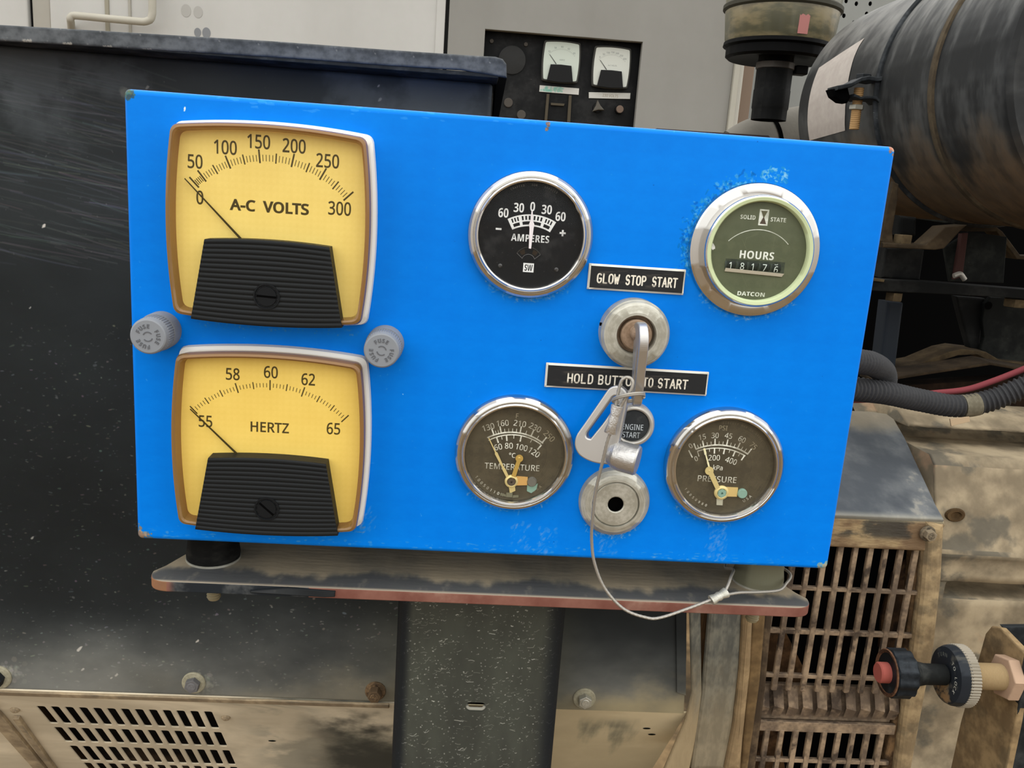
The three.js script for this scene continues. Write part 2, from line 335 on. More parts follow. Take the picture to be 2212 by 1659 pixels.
// ================================================================ big yellow meters
function meterOutline(f, n = 18) { // bowed square, mm, scaled by f
  const pts = [], arc = (ax, ay, mx, my, bx, by) => { const [cx, cy, r] = circ3([ax, ay], [mx, my], [bx, by]); let a0 = Math.atan2(ay - cy, ax - cx), a1 = Math.atan2(by - cy, bx - cx); if (a1 > a0) a1 -= 2 * Math.PI; if (a0 - a1 > Math.PI) a1 += 2 * Math.PI; for (let i = 0; i <= n; i++) { const a = a0 + (a1 - a0) * i / n; pts.push([cx + r * Math.cos(a), cy + r * Math.sin(a)]); } };
  arc(-40.6, 43.1, 0, 45.6, 40.6, 43.1); arc(43.9, 39.9, 46.6, 0, 43.9, -39.9); arc(40.6, -43.1, 0, -45.6, -40.6, -43.1); arc(-43.9, -39.9, -46.6, 0, -43.9, 39.9);
  const out = []; // round the four corners
  for (let i = 0; i < pts.length; i++) {
    out.push(pts[i]);
    if ((i + 1) % (n + 1) === 0) { const a = pts[i], b = pts[(i + 1) % pts.length], c = [Math.sign(a[0]) * 43.3, Math.sign(a[1]) * 42.6]; for (const s of [0.25, 0.5, 0.75]) out.push([(1 - s) ** 2 * a[0] + 2 * s * (1 - s) * c[0] + s * s * b[0], (1 - s) ** 2 * a[1] + 2 * s * (1 - s) * c[1] + s * s * b[1]]); }
  }
  return out.map(([x, y]) => [x * f, y * f]);
}
const inset = (d) => 1 - d / 46.2;
function loft(rings) { // rings: [[x, y], z] in mm, closed loops of equal count
  const n = rings[0][0].length, g = grid(n, rings.length - 1, (u, v) => { const [p, z] = rings[Math.round(v * (rings.length - 1))], q = p[Math.round(u * n) % n]; return V(q[0] * mm, q[1] * mm, z * mm); });
  return crease(g, 0.6);
}
const INK = 'rgb(72,60,28)';
const amber = phy({ color: 0xab8450, transmission: 0.5, thickness: 0, roughness: 0.18, specularIntensity: 0.8 });
function bigMeter(name, label, cx, cy, map, tip, root, baseMat, slotTurn) {
  const t = thing(name, label, 'meter', V(cx * mm, cy * mm, 0));
  part(t, 'base', loft([[meterOutline(0.9), -0.3], [meterOutline(1.035), 0], [meterOutline(1.04), 2.5], [meterOutline(1.03), 4.6], [meterOutline(1.0), 5.6], [meterOutline(0.9), 5.6]]), baseMat);
  part(t, 'bezel', loft([[meterOutline(0.985), 5.4], [meterOutline(1.0), 13.6], [meterOutline(inset(0.5)), 15.4], [meterOutline(inset(1.6)), 16], [meterOutline(inset(2.4)), 15.4], [meterOutline(inset(3.0)), 9.0]]), amber);
  let g = extr(shapeOf(meterOutline(inset(1.4) * mm)), 0.0012, 0); g.translate(0, 0, 0.0088);
  part(t, 'dial', planUV(g, -0.047, -0.047, 0.047, 0.047), std({ map, roughness: 0.55 }));
  g = extr(shapeOf(meterOutline(inset(2.0) * mm)), 0.0005, 0); g.translate(0, 0, 0.0153);
  part(t, 'window', g, M.glass);
  // pointer
  const a = V(root[0], root[1], 0), b = V(tip[0], tip[1], 0), d = b.clone().sub(a).normalize(), n = V(-d.y, d.x, 0), s = [];
  a.addScaledVector(d, -6);
  for (const [p, w] of [[a, 0.55], [b, 0.22]]) s.push(p.clone().addScaledVector(n, w)); for (const [p, w] of [[b, 0.22], [a, 0.55]]) s.push(p.clone().addScaledVector(n, -w));
  g = extr(shapeOf(s.map((p) => [p.x * mm, p.y * mm])), 0.0004, 0); g.translate(0, 0, 0.0108);
  part(t, 'pointer', g, std({ color: 0x3a3114, roughness: 0.5 }));
  // ribbed black cover with screw
  const N = 17, top = (x) => -5.9 - 1.3 * x * x, bot = (x) => -45.9 + 1.5 * x * x;
  const face = grid(20, N * 6, (u, v) => {
    const e = 0.012, w = (u - 0.5) * 2, vv = v, xw = 28.3 + (34.9 - 28.3) * vv, y = top(w) + (bot(w) - top(w)) * vv;
    const ph = vv * N % 1, z = 17.0 + 0.55 * Math.sqrt(Math.max(0, 1 - (2 * ph - 1) ** 2)) - 0.25 * Math.abs(w) ** 6;
    return V(w * xw * mm, y * mm, z * mm);
  });
  const q = []; for (let i = 0; i <= 16; i++) { const w = -1 + i / 8; q.push([w * 28.3, top(w)]); } for (let i = 0; i <= 16; i++) { const w = 1 - i / 8; q.push([w * 34.9, bot(w)]); }
  const body = extr(shapeOf(q.map(([x, y]) => [x * mm, y * mm])), 0.0102, 0); body.translate(0, 0, 0.0171);
  const cover = part(t, 'cover_plate', merge([face, body]), M.blackPlastic, 'black ribbed cover plate');
  const sc = lathe([[6.1, 0.4], [6.1, 0.95], [5.4, 1.1], [5.2, 0.5], [4.7, 0.5], [4.5, 0.95], [0, 1.15]], 40);
  sc.translate(0, -0.0317, 0.017);
  const sm1 = part(cover, 'screw', sc, std({ color: 0x16181a, roughness: 0.35 }));
  const sl = box(-0.0045, -0.0005, 0.0179, 0.0045, 0.0005, 0.01822, 0.0001); sl.rotateZ(slotTurn); sl.translate(0, -0.0317, 0); part(cover, 'screw_slot', sl, M.blackDeep);
  return t;
}
const dialNoise = (c, u, v) => { const n = fbm(u, v, 5, 4) - 0.5, m = fbm(u, v, 120, 2) - 0.5; return [c[0] + 8 * n + 6 * m, c[1] + 10 * n + 7 * m, c[2] + 10 * n + 10 * m]; };
{
  const C = [-113.3, 53.2];
  const map = print(94, 94, 9, 'rgb(236,208,116)', (g) => {
    const cx = -113.9 - C[0], cy = 35.2 - C[1];
    const angs = [[0, 134.0], [50, 128.6], [100, 112.7], [150, 95.75], [200, 78.2], [250, 61.1], [300, 43.7]];
    const ang = (v) => { for (let i = 0; i < 6; i++) if (v <= angs[i + 1][0]) { const [a, p] = angs[i], [b, q] = angs[i + 1]; return p + (q - p) * (v - a) / (b - a); } };
    const tick = (a, r0, r1, w) => g.line(cx + r0 * Math.cos(a * DEG), cy + r0 * Math.sin(a * DEG), cx + r1 * Math.cos(a * DEG), cy + r1 * Math.sin(a * DEG), w, INK);
    for (let v = 0; v <= 300; v += 5) {
      if (v < 50 && v % 10) continue;
      const a = ang(v);
      if (v % 50 === 0) tick(a, 46.6, 52.7, 0.75); else if (v % 25 === 0) tick(a, 46.7, 51.2, 0.6); else tick(a, 47.4, 50.3, v < 50 ? 0.4 : 0.3);
    }
    const nums = [['0', -145.9, 64.2], ['50', -147.9, 80.2], ['100', -134.3, 87.5], ['150', -119.3, 91.0], ['200', -103.2, 90.2], ['250', -87.9, 84.7], ['300', -81.9, 63.6]];
    for (const [s, x, y] of nums) g.text(s, x - C[0], y - C[1], 5.9, INK, { sx: 0.8, stroke: 0.25 });
    g.text('A-C  VOLTS', -114 - C[0], 62.1 - C[1], 4.7, INK, { width: 36, stroke: 0.5 });
  }, dialNoise);
  bigMeter('voltmeter', 'large square yellow-faced meter reading A-C VOLTS, with black ribbed cover, upper of the two', C[0], C[1], map, [-38.8, 19.2], [-14.2, -5.8], M.whitePlastic, -0.04);
}
{
  const C = [-112.7, -51.8];
  const map = print(94, 94, 9, 'rgb(236,203,103)', (g) => {
    const cx = -113.6 - C[0], cy = -75.84 - C[1];
    const tick = (a, r0, r1, w) => g.line(cx + r0 * Math.cos(a * DEG), cy + r0 * Math.sin(a * DEG), cx + r1 * Math.cos(a * DEG), cy + r1 * Math.sin(a * DEG), w, INK);
    for (let i = 0; i <= 50; i++) { const a = 133.6 - 87.6 * i / 50; if ([0, 15, 25, 35, 50].includes(i)) tick(a, 50.4, 55.4, 0.6); else if (i % 5 === 0) tick(a, 51.0, 54.5, 0.5); else tick(a, 51.7, 53.8, 0.3); }
    for (const [s, x, y] of [['55', -144.5, -43], ['58', -131.3, -18.5], ['60', -113.1, -16.5], ['62', -95.1, -19.1], ['65', -82.4, -43.3]]) g.text(s, x - C[0], y - C[1], 5.6, INK, { sx: 0.83, stroke: 0.22 });
    g.text('HERTZ', -113.6 - C[0], -44.4 - C[1], 4.9, INK, { width: 19.3, stroke: 0.25 });
  }, dialNoise);
  bigMeter('frequency_meter', 'large square yellow-faced meter reading HERTZ, with black ribbed cover, lower of the two', C[0], C[1], map, [-38.5, 15.2], [-14.4, -8.2], M.whitePlastic, -0.72);
}

// ================================================================ fuse caps
const font = await new FontLoader().loadAsync('fonts/droid/droid_sans_bold.typeface.json');
function letter(ch, size, depth) { const g = new TextGeometry(ch, { font, size, depth, curveSegments: 3, bevelEnabled: false }); g.computeBoundingBox(); const b = g.boundingBox; g.translate(-(b.min.x + b.max.x) / 2, -size / 2, 0); return g; }
function ringText(word, r, mid, size, depth, stepDeg) {
  return [...word].map((ch, i) => { const a = mid - (i - (word.length - 1) / 2) * stepDeg, g = letter(ch, size, depth); g.rotateZ((a - 90) * DEG); g.translate(r * Math.cos(a * DEG), r * Math.sin(a * DEG), 0); return g; });
}
function fuse(label, x, y, turn) {
  const t = thing('fuse_cap', label, 'fuse cap', V(x, y, 0), 'grey round fuse caps on the blue panel');
  part(t, 'skirt', lathe([[7, -0.3], [9.2, 0], [9.2, 7], [8.9, 8.4], [8, 8.6]], 48), M.greyPlastic);
  const k = fluted(8.75, 7.2, 44, 0.35); k.translate(0, 0, 0.0083); part(t, 'knurled_band', k, M.greyPlastic);
  const cap = part(t, 'cap', lathe([[7.4, 15.2], [8.5, 15.5], [8.55, 18], [8.2, 19.0], [7.6, 19.5], [0, 19.5]], 48), M.greyPlastic);
  const ls = [];
  for (const b of [100, -20, -140]) ls.push(...ringText('FUSE', 0.0049, b + turn, 0.0019, 0.00035, 22));
  for (const b of [0, 180]) ls.push(new THREE.RingGeometry(0.0019, 0.0023, 16, 1, (b + 20 + turn) * DEG, 2.2)); 
  const geos = ls.map((g) => { g.translate(0, 0, 0.0194); return g; });
  for (const b of [0, 180]) { const a = new THREE.ExtrudeGeometry(new THREE.Shape().absarc(0, 0, 0.0024, (b + 20 + turn) * DEG, (b + 140 + turn) * DEG).absarc(0, 0, 0.0019, (b + 140 + turn) * DEG, (b + 20 + turn) * DEG, true), { depth: 0.0003, bevelEnabled: false }); a.translate(0, 0, 0.0194); geos.push(a); }
  part(cap, 'raised_lettering', merge(geos), std({ color: 0x5e6064, roughness: 0.6 }));
}
fuse('grey round fuse cap at the left edge of the blue panel, overhanging the edge', -0.1672, -0.0004, 20);
fuse('grey round fuse cap on the blue panel just right of the yellow meters', -0.0592, -0.0006, -8);

// ================================================================ round gauges
const gaugeBezel = (R) => lathe([[R - 2, -0.4], [R, 0], [R, 2.8], [R - 0.4, 4.2], [R - 1.4, 5.3], [R - 2.5, 5.6], [R - 3.1, 5.0], [R - 3.3, 5.0], [R - 3.6, 5.9], [R - 4.3, 6.5], [R - 5.0, 6.3], [R - 5.4, 5.4], [R - 5.5, 2.4]], 96, 0.7);
function roundGauge(name, label, cx, cy, R, map, dialR, dialZ = 2.6) {
  const t = thing(name, label, 'gauge', V(cx * mm, cy * mm, 0));
  part(t, 'bezel', gaugeBezel(R), M.chrome, 'polished metal bezel');
  let g = new THREE.CircleGeometry((dialR + 0.9) * mm, 64); g.translate(0, 0, dialZ * mm);
  const back = lathe([[dialR + 0.9, dialZ - 0.6], [0, dialZ - 0.6]], 48);
  part(t, 'dial', planUV(merge([g, back]), -0.027, -0.027, 0.027, 0.027), std({ map, roughness: 0.5 }));
  g = lathe([[R - 5.45, 5.0], [0, 5.0], [0, 4.7], [R - 5.45, 4.7]], 64);
  part(t, 'glass', g, M.glass);
  return t;
}
const grimeDial = (amt, tint) => (c, u, v) => { const n = fbm(u, v, 6, 6), m = fbm(u + 0.3, v + 0.2, 40, 4), r = Math.hypot(u - 0.5, v - 0.5) * 2, k = amt * sm(0.4, 0.75, n * 0.6 + m * 0.4 + 0.15 * r); const o = mix(c, tint, k); return o; };
const needle = (pts, z, th) => { const g = extr(shapeOf(pts.map(([x, y]) => [x * mm, y * mm])), th * mm, 0); g.translate(0, 0, z * mm); return g; };
const along = (a, b, ws) => { // tapered bar from a to b, ws = [[s, halfwidth], ...]
  const d = [b[0] - a[0], b[1] - a[1]], L = Math.hypot(...d), n = [-d[1] / L, d[0] / L], p = [], q = [];
  for (const [s, w] of ws) { const x = a[0] + d[0] * s, y = a[1] + d[1] * s; p.push([x + n[0] * w, y + n[1] * w]); q.unshift([x - n[0] * w, y - n[1] * w]); } return [...p, ...q];
};
{ // ammeter
  const C = [8.45, 56.9], rel = (x, y) => [x - C[0], y - C[1]], W = 'rgb(222,224,222)', K = 'rgb(22,23,24)';
  const map = print(54, 54, 12, K, (g) => {
    const [cx, cy] = rel(8.6, 41.8);
    g.sector(cx, cy, 19.4, 25, 90 + 28, 90 - 28, W);
    const maj = [28, 14, 0, -14, -28];
    for (let i = 0; i < 4; i++) {
      const a0 = 90 + maj[i] - (i === 0 ? 3.6 : 1.9), a1 = 90 + maj[i + 1] + (i === 3 ? 3.6 : 1.9);
      g.sector(cx, cy, 20.2, 21.7, a0, a1, K);
      const n = 3, w = (a0 - a1) / (n * 2 - 1); for (let j = 0; j < n; j++) g.sector(cx, cy, 22.4, 24.3, a0 - j * 2 * w, a0 - (j * 2 + 1) * w, K);
    }
    for (const [s, x, y] of [['0', 8.48, 70.44], ['30', 1.96, 69.55], ['30', 15.37, 69.57], ['60', -5.3, 66.6], ['60', 22.2, 66.7]]) g.text(s, ...rel(x, y), 4.3, W, { bold: true, sx: 0.78 });
    g.text('AMPERES', ...rel(8.5, 55.4), 3.4, W, { bold: true, width: 18.6 });
    let p = rel(-7.1, 58.9); g.line(p[0] - 1.4, p[1], p[0] + 1.4, p[1], 0.9, W);
    p = rel(23.86, 58.95); g.line(p[0] - 1.5, p[1], p[0] + 1.5, p[1], 0.9, W); g.line(p[0], p[1] - 1.5, p[0], p[1] + 1.5, 0.9, W);
    p = rel(8.57, 41.35); g.poly([[p[0] - 2.6, p[1] - 2.2], [p[0] + 2.6, p[1] - 2.2], [p[0] + 2.6, p[1] + 2.2], [p[0] - 2.6, p[1] + 2.2]], W); g.text('SW', p[0], p[1], 3.0, K, { width: 4.0, bold: true });
    // the slot behind which the pointer swings
    const [sx, sy] = rel(8.2, 44.6); g.arc(sx, sy, 3.2, 160, 20, 0.12, 'rgb(150,150,150)'); g.arc(sx, sy, 6.6, 150, 30, 0.12, 'rgb(110,105,95)');
    for (const s of [-1, 1]) { g.line(sx + s * 2.9, sy + 1.0, sx + s * 5.7, sy + 3.4, 0.12, 'rgb(150,150,150)'); g.poly([[sx + s * 1.6, sy + 3.4], [sx + s * 3.4, sy + 2.6], [sx + s * 4.6, sy + 4.4], [sx + s * 2.2, sy + 5.6]], 'rgb(46,38,28)'); }
    for (let i = 0; i < 90; i++) g.blob(-27 + 54 * rnd(), -27 + 54 * rnd(), 0.12 + 0.15 * rnd(), 'rgba(150,150,150,0.25)', 6);
    g.ring('CRAFTED   FOR   SERVICE', 0, 0, 23.6, 117, 2.5, 0.9, 'rgb(120,115,105)');
  }, (c, u, v) => { const n = fbm(u, v, 5, 6); return mix(c, [62, 62, 62], 0.45 * sm(0.5, 0.8, n)); });
  const t = roundGauge('ammeter', 'round chrome-rimmed gauge with a black face marked AMPERES and a white pointer at 0', C[0], C[1], 30.3, map, 24.2);
  part(t, 'pointer', needle([[-0.25, -6.2], [0.85, -6.3], [1.35, 3.4], [1.6, 5.2], [0.75, 7.2], [0.35, 11.5], [-0.25, 11.5], [-0.35, 7.2], [-1.0, 5.2], [-0.6, 3.4]].map(([x, y]) => [x - 0.2, y]), 3.7, 0.4), std({ color: 0xe6e0e2, roughness: 0.5 }), 'white pointer');
  const scr = lathe([[1.0, 2.6], [1.0, 3.1], [0.5, 3.4], [0, 3.4]], 16);
  for (const [x, y] of [[-5.2, 41.4], [22.2, 41.3]]) { const s = scr.clone(); s.translate((x - C[0]) * mm, (y - C[1]) * mm, 0); part(t, 'dial_screw', s, std({ color: 0x4c4c4c, metalness: 0.8, roughness: 0.3 })); }
}
{ // hour meter: low flat flange, raised ring with a pale top
  const C = [118.9, 56.8], rel = (x, y) => [x - C[0] + 0, y - C[1]], W = 'rgb(226,230,220)';
  const map = print(54, 54, 12, 'rgb(84,90,68)', (g) => {
    let p = rel(116.2, 72.6);
    const hx = 0.55, cx = rel(119.3, 73)[0], cy = rel(119.3, 73)[1];
    g.poly([[cx - 2.3, cy - 3.8], [cx + 2.3, cy - 3.8], [cx + 2.3, cy + 3.8], [cx - 2.3, cy + 3.8]], W);
    g.poly([[cx - 1.6, cy + 3.1], [cx + 1.6, cy + 3.1], [cx + 0.25, cy], [cx - 0.25, cy]], 'rgb(88,84,60)');
    g.poly([[cx - 1.6, cy - 3.1], [cx + 1.6, cy - 3.1], [cx + 0.25, cy], [cx - 0.25, cy]], 'rgb(74,60,50)');
    g.text('SOLID', ...rel(111.7, 72.6), 2.0, W, { bold: true, width: 7.6 }); g.text('STATE', ...rel(126.6, 72.4), 2.0, W, { bold: true, width: 7.8 });
    const [ax, ay, ar] = circ3(rel(103.6, 60.8), rel(117.6, 67.1), rel(133.1, 61.05)); g.arc(ax, ay, ar, Math.atan2(rel(0, 60.8)[1] - ay, rel(103.6, 0)[0] - ax) / DEG, Math.atan2(rel(0, 61.05)[1] - ay, rel(133.1, 0)[0] - ax) / DEG, 0.35, W);
    g.text('HOURS', ...rel(118.3, 54.9), 3.7, W, { bold: true, width: 17.6 });
    p = rel(118, 49.5); g.poly([[p[0] - 14.6, p[1] + 2.9], [p[0] + 14.8, p[1] + 2.9], [p[0] + 14.8, p[1] - 2.9], [p[0] - 14.6, p[1] - 2.9]], 'rgb(50,58,48)');
    g.text('DATCON', ...rel(118.06, 36.0), 2.0, W, { bold: true, width: 14.2 });
    for (let i = 0; i < 12; i++) { const a = rnd() * 6.28, x = 20 * (rnd() - 0.5), y = 30 * (rnd() - 0.5); g.line(x, y, x + 6 * Math.cos(a), y + 6 * Math.sin(a), 0.1, 'rgba(140,140,110,0.35)'); }
    g.blob(-22.3, 0.6, 1.2, 'rgb(225,224,222)', 9, 0.75, 0.3);
  }, grimeDial(0.35, [104, 108, 84]));
  const t = thing('hour_meter', 'round green-faced HOURS counter with a wide steel flange and pale green inner ring', 'gauge', V(C[0] * mm, C[1] * mm, 0));
  part(t, 'flange', lathe([[31, -0.4], [32.6, 0], [32.6, 1.6], [32.1, 2.6], [31.2, 3.0], [27.6, 3.6], [26.6, 3.4]], 96, 0.6), M.chrome, 'polished steel flange');
  part(t, 'collar', lathe([[26.9, 2.8], [26.9, 8.6], [26.4, 10.2], [25.9, 10.6]], 96, 0.7), M.chrome);
  part(t, 'inner_ring', lathe([[26.0, 10.5], [25.6, 10.9], [24.2, 10.6], [23.6, 9.6], [23.5, 7.4]], 96, 0.7), std({ color: 0xc3cfa4, roughness: 0.4 }), 'pale green ring');
  let g = new THREE.CircleGeometry(24 * mm, 64); g.translate(0, 0, 7.6 * mm);
  part(t, 'dial', planUV(merge([g, lathe([[24, 7], [0, 7]], 32)]), -0.027, -0.027, 0.027, 0.027), std({ map, roughness: 0.5 }));
  // number wheels in the window
  const y0 = (49.4 - C[1]) * mm;
  const digits = ['1', '8', '1', '7', '6'];
  const xs = [105.8, 111.5, 116.8, 122.6, 128.3];
  digits.forEach((dch, i) => {
    const wmap = print(5.4, 4.6, 24, 'rgb(34,40,34)', (q) => { q.text(dch, 0.3, i === 4 ? -0.8 : -0.2, 3.2, 'rgb(205,215,205)', { bold: false }); if (i === 4) q.text('5', 0.3, 3.0, 3.2, 'rgb(160,168,160)'); q.line(-2.5, -2.3, -2.5, 2.3, 0.35, 'rgb(70,80,70)'); q.line(-1.9, -2.3, -1.9, 2.3, 0.25, 'rgb(62,72,62)'); });
    const wg = grid(2, 12, (u, v) => { const a = (v - 0.5) * 1.2; return V((u - 0.5) * 5.2 * mm, 4.0 * Math.sin(a) * mm * 1.0, (4.0 * Math.cos(a) - 4.0) * mm); });
    wg.translate((xs[i] - C[0]) * mm, y0, 8.1 * mm); part(t, 'number_wheel', wg, std({ map: wmap, roughness: 0.5 }));
  });
  const lip = [[-14.6, -8.9], [14.6, -9.9], [13.5, -11.5], [-14.9, -10.6]].map(([x, y]) => [(x - 0.6) * mm, y * mm]);
  g = extr(shapeOf(lip), 0.0006, 0.0002); g.translate(0, 0, 0.0083); part(t, 'window_lip', g, std({ color: 0xa79f8c, roughness: 0.5 }));
  part(t, 'glass', lathe([[23.6, 9.7], [0, 9.7], [0, 9.4], [23.6, 9.4]], 64), M.glass);
}
function oilGauge(name, label, C, R, draw, armTip, hubY, extra, verd) {
  const map = print(54, 54, 12, 'rgb(72,66,52)', (g) => draw(g, (x, y) => [x - C[0], y - C[1]]), grimeDial(0.5, [92, 84, 66]));
  const t = roundGauge(name, label, C[0], C[1], R, map, 25.4);
  extra(t, (x, y) => [x - C[0], y - C[1]]);
  return t;
}
const PW1 = 'rgb(226,226,212)', PW2 = 'rgb(160,152,128)';
{ // temperature
  const C = [8.42, -53.2];
  oilGauge('temperature_gauge', 'round olive-faced gauge marked TEMPERATURE with two brass pointers', C, 30.5, (g, rel) => {
    const [cx, cy, r] = circ3(rel(-6.02, -45.64), rel(7.28, -42.0), rel(22.25, -46.8)), A = (x, y) => Math.atan2(rel(x, y)[1] - cy, rel(x, y)[0] - cx) / DEG;
    const [dx, dy, q] = circ3(rel(-5.32, -47.0), rel(7.4, -43.3), rel(21.27, -47.5)), B = (x, y) => Math.atan2(rel(x, y)[1] - dy, rel(x, y)[0] - dx) / DEG;
    g.arc(cx, cy, r, A(-6.02, -45.64), A(22.6, -46.9), 0.75, PW1); g.arc(dx, dy, q, B(-5.32, -47), B(21.4, -47.6), 0.6, PW1);
    const tk = (a, len, w, c0 = cx, c1 = cy, rr = r) => g.line(c0 + rr * Math.cos(a * DEG), c1 + rr * Math.sin(a * DEG), c0 + (rr + len) * Math.cos(a * DEG), c1 + (rr + len) * Math.sin(a * DEG), w, PW1);
    const big = [[-3.85, -41.2], [0.16, -39.9], [10.78, -39.3], [17.06, -40.9], [23.8, -44.1]].map(([x, y]) => A(x, y)); big.forEach((a) => tk(a, 3.6, 0.7));
    const mid = (i, n) => { for (let j = 1; j < n; j++) tk(big[i] + (big[i + 1] - big[i]) * j / n, 2, 0.3); }; mid(0, 3); mid(1, 5); mid(2, 2); mid(3, 2);
    const low = [[-0.11, -48.2], [4.1, -46.7], [10.7, -47], [20.0, -50.4]].map(([x, y]) => B(x, y)); low.forEach((a) => tk(a, -3.2, 0.75, dx, dy, q));
    for (const [i, n] of [[0, 2], [1, 2], [2, 2]]) tk((low[i] + low[i + 1]) / 2, -2, 0.35, dx, dy, q);
    const t = (s, x, y, h, rot, col = PW1) => g.text(s, ...rel(x, y), h, col, { rot, sx: 0.95 });
    t('F', 8.3, -33.3, 2.6, 0, PW2); t('130', -5.9, -40.0, 3.0, 20); t('160', 1.2, -37.5, 3.0, 8); t('210', 10.0, -37.2, 3.0, -6); t('230', 17.9, -38.9, 3.0, -24); t('250', 25.4, -43, 3.0, -42, PW2);
    t('60', -0.2, -50.2, 3.0, 16); t('80', 5.2, -49.2, 3.0, 4); t('100', 11.7, -49.7, 3.0, -10); t('120', 18.3, -52, 3.0, -30); t('°C', 7.2, -54.2, 2.6, 0);
    g.text('TEMPERATURE', ...rel(7.7, -60.4), 3.2, PW1, { width: 28.4 });
    g.ring('10050110H', 0, 0, 23, 216, -5.2, 1.5, PW1, { flip: true }); g.ring('USA', 0, 0, 22.5, 300, -5, 1.5, PW2, { flip: true });
    for (let i = 0; i < 9; i++) g.arc(0, 0, 17 + i * 0.8, 40 + 20 * rnd(), -50 * rnd() - 20, 0.12, 'rgba(120,108,80,0.4)');
  }, 0, 0, (t, rel) => {
    const hub = rel(7.75, -67.9);
    part(t, 'pointer', needle(along(rel(6.0, -66.2), rel(-5.3, -45.4), [[0, 0.7], [0.22, 0.8], [0.28, 0.5], [0.62, 0.75], [0.66, 0.3], [1, 0.22]]), 3.9, 0.4), M.brassPale, 'thin brass pointer');
    part(t, 'contact_arm', merge([needle(along(rel(8.4, -66), rel(10.9, -55.6), [[0, 1.1], [1, 1.0]]), 4.2, 0.5), (() => { const c = lathe([[1.95, 3.7], [1.95, 4.3], [0.7, 4.3], [0.5, 4.5], [0, 4.5]], 24); const p = rel(10.9, -55.2); c.translate(p[0] * mm, p[1] * mm, 0); return c; })()]), M.brass);
    const h = lathe([[3.4, 2.6], [3.4, 3.6], [2.9, 4.2], [2.5, 4.4], [2.2, 4.2]], 32); h.translate(hub[0] * mm, hub[1] * mm, 0); const hm = part(t, 'hub', h, M.brassPale);
    const nut = lathe([[2.3, 3.4], [2.2, 4.5], [1.5, 4.65], [0.6, 4.6], [0.55, 3.5], [0, 3.5]], 6); nut.translate(hub[0] * mm, hub[1] * mm, 0); part(hm, 'nut', nut, std({ color: 0x6a6258, metalness: 0.7, roughness: 0.4 }));
    part(t, 'bracket', needle([rel(10.2, -65), rel(16, -65.2), rel(16, -69.6), rel(10.2, -70)], 3.5, 0.6), std({ color: 0xd8ac66, metalness: 0.4, roughness: 0.5 }));
    part(t, 'tail', needle([rel(6.6, -70.6), rel(9.9, -71), rel(10.2, -73), rel(7.4, -74.6)], 3.2, 0.4), M.brassPale);
    const st = lathe([[2.6, 2.6], [2.6, 3.4], [2.1, 4.4], [0, 4.6]], 24); const sp = rel(18.3, -67.7); st.translate(sp[0] * mm, sp[1] * mm, 0); part(t, 'stop_post', st, std({ color: 0x77756b, metalness: 0.5, roughness: 0.6 }));
    part(t, 'corroded_foot', needle([rel(16, -69.5), rel(19, -70.2), rel(21.5, -68.5), rel(21, -71.8), rel(18.5, -74), rel(16.2, -73)], 2.9, 0.3), M.verdigris);
    part(t, 'zero_clip', merge([needle([rel(2.5, -74.8), rel(5.5, -75.4), rel(5.5, -76.6), rel(2.5, -75.8)], 3, 0.4), needle([rel(9, -75.6), rel(12, -75.4), rel(12, -76.6), rel(9, -77)], 3, 0.4), needle([rel(5.6, -74.2), rel(8.8, -74.2), rel(8.8, -76.6), rel(5.6, -76.6)], 3.3, 0.4)]), std({ color: 0x77755f, metalness: 0.4, roughness: 0.6 }));
  });
}
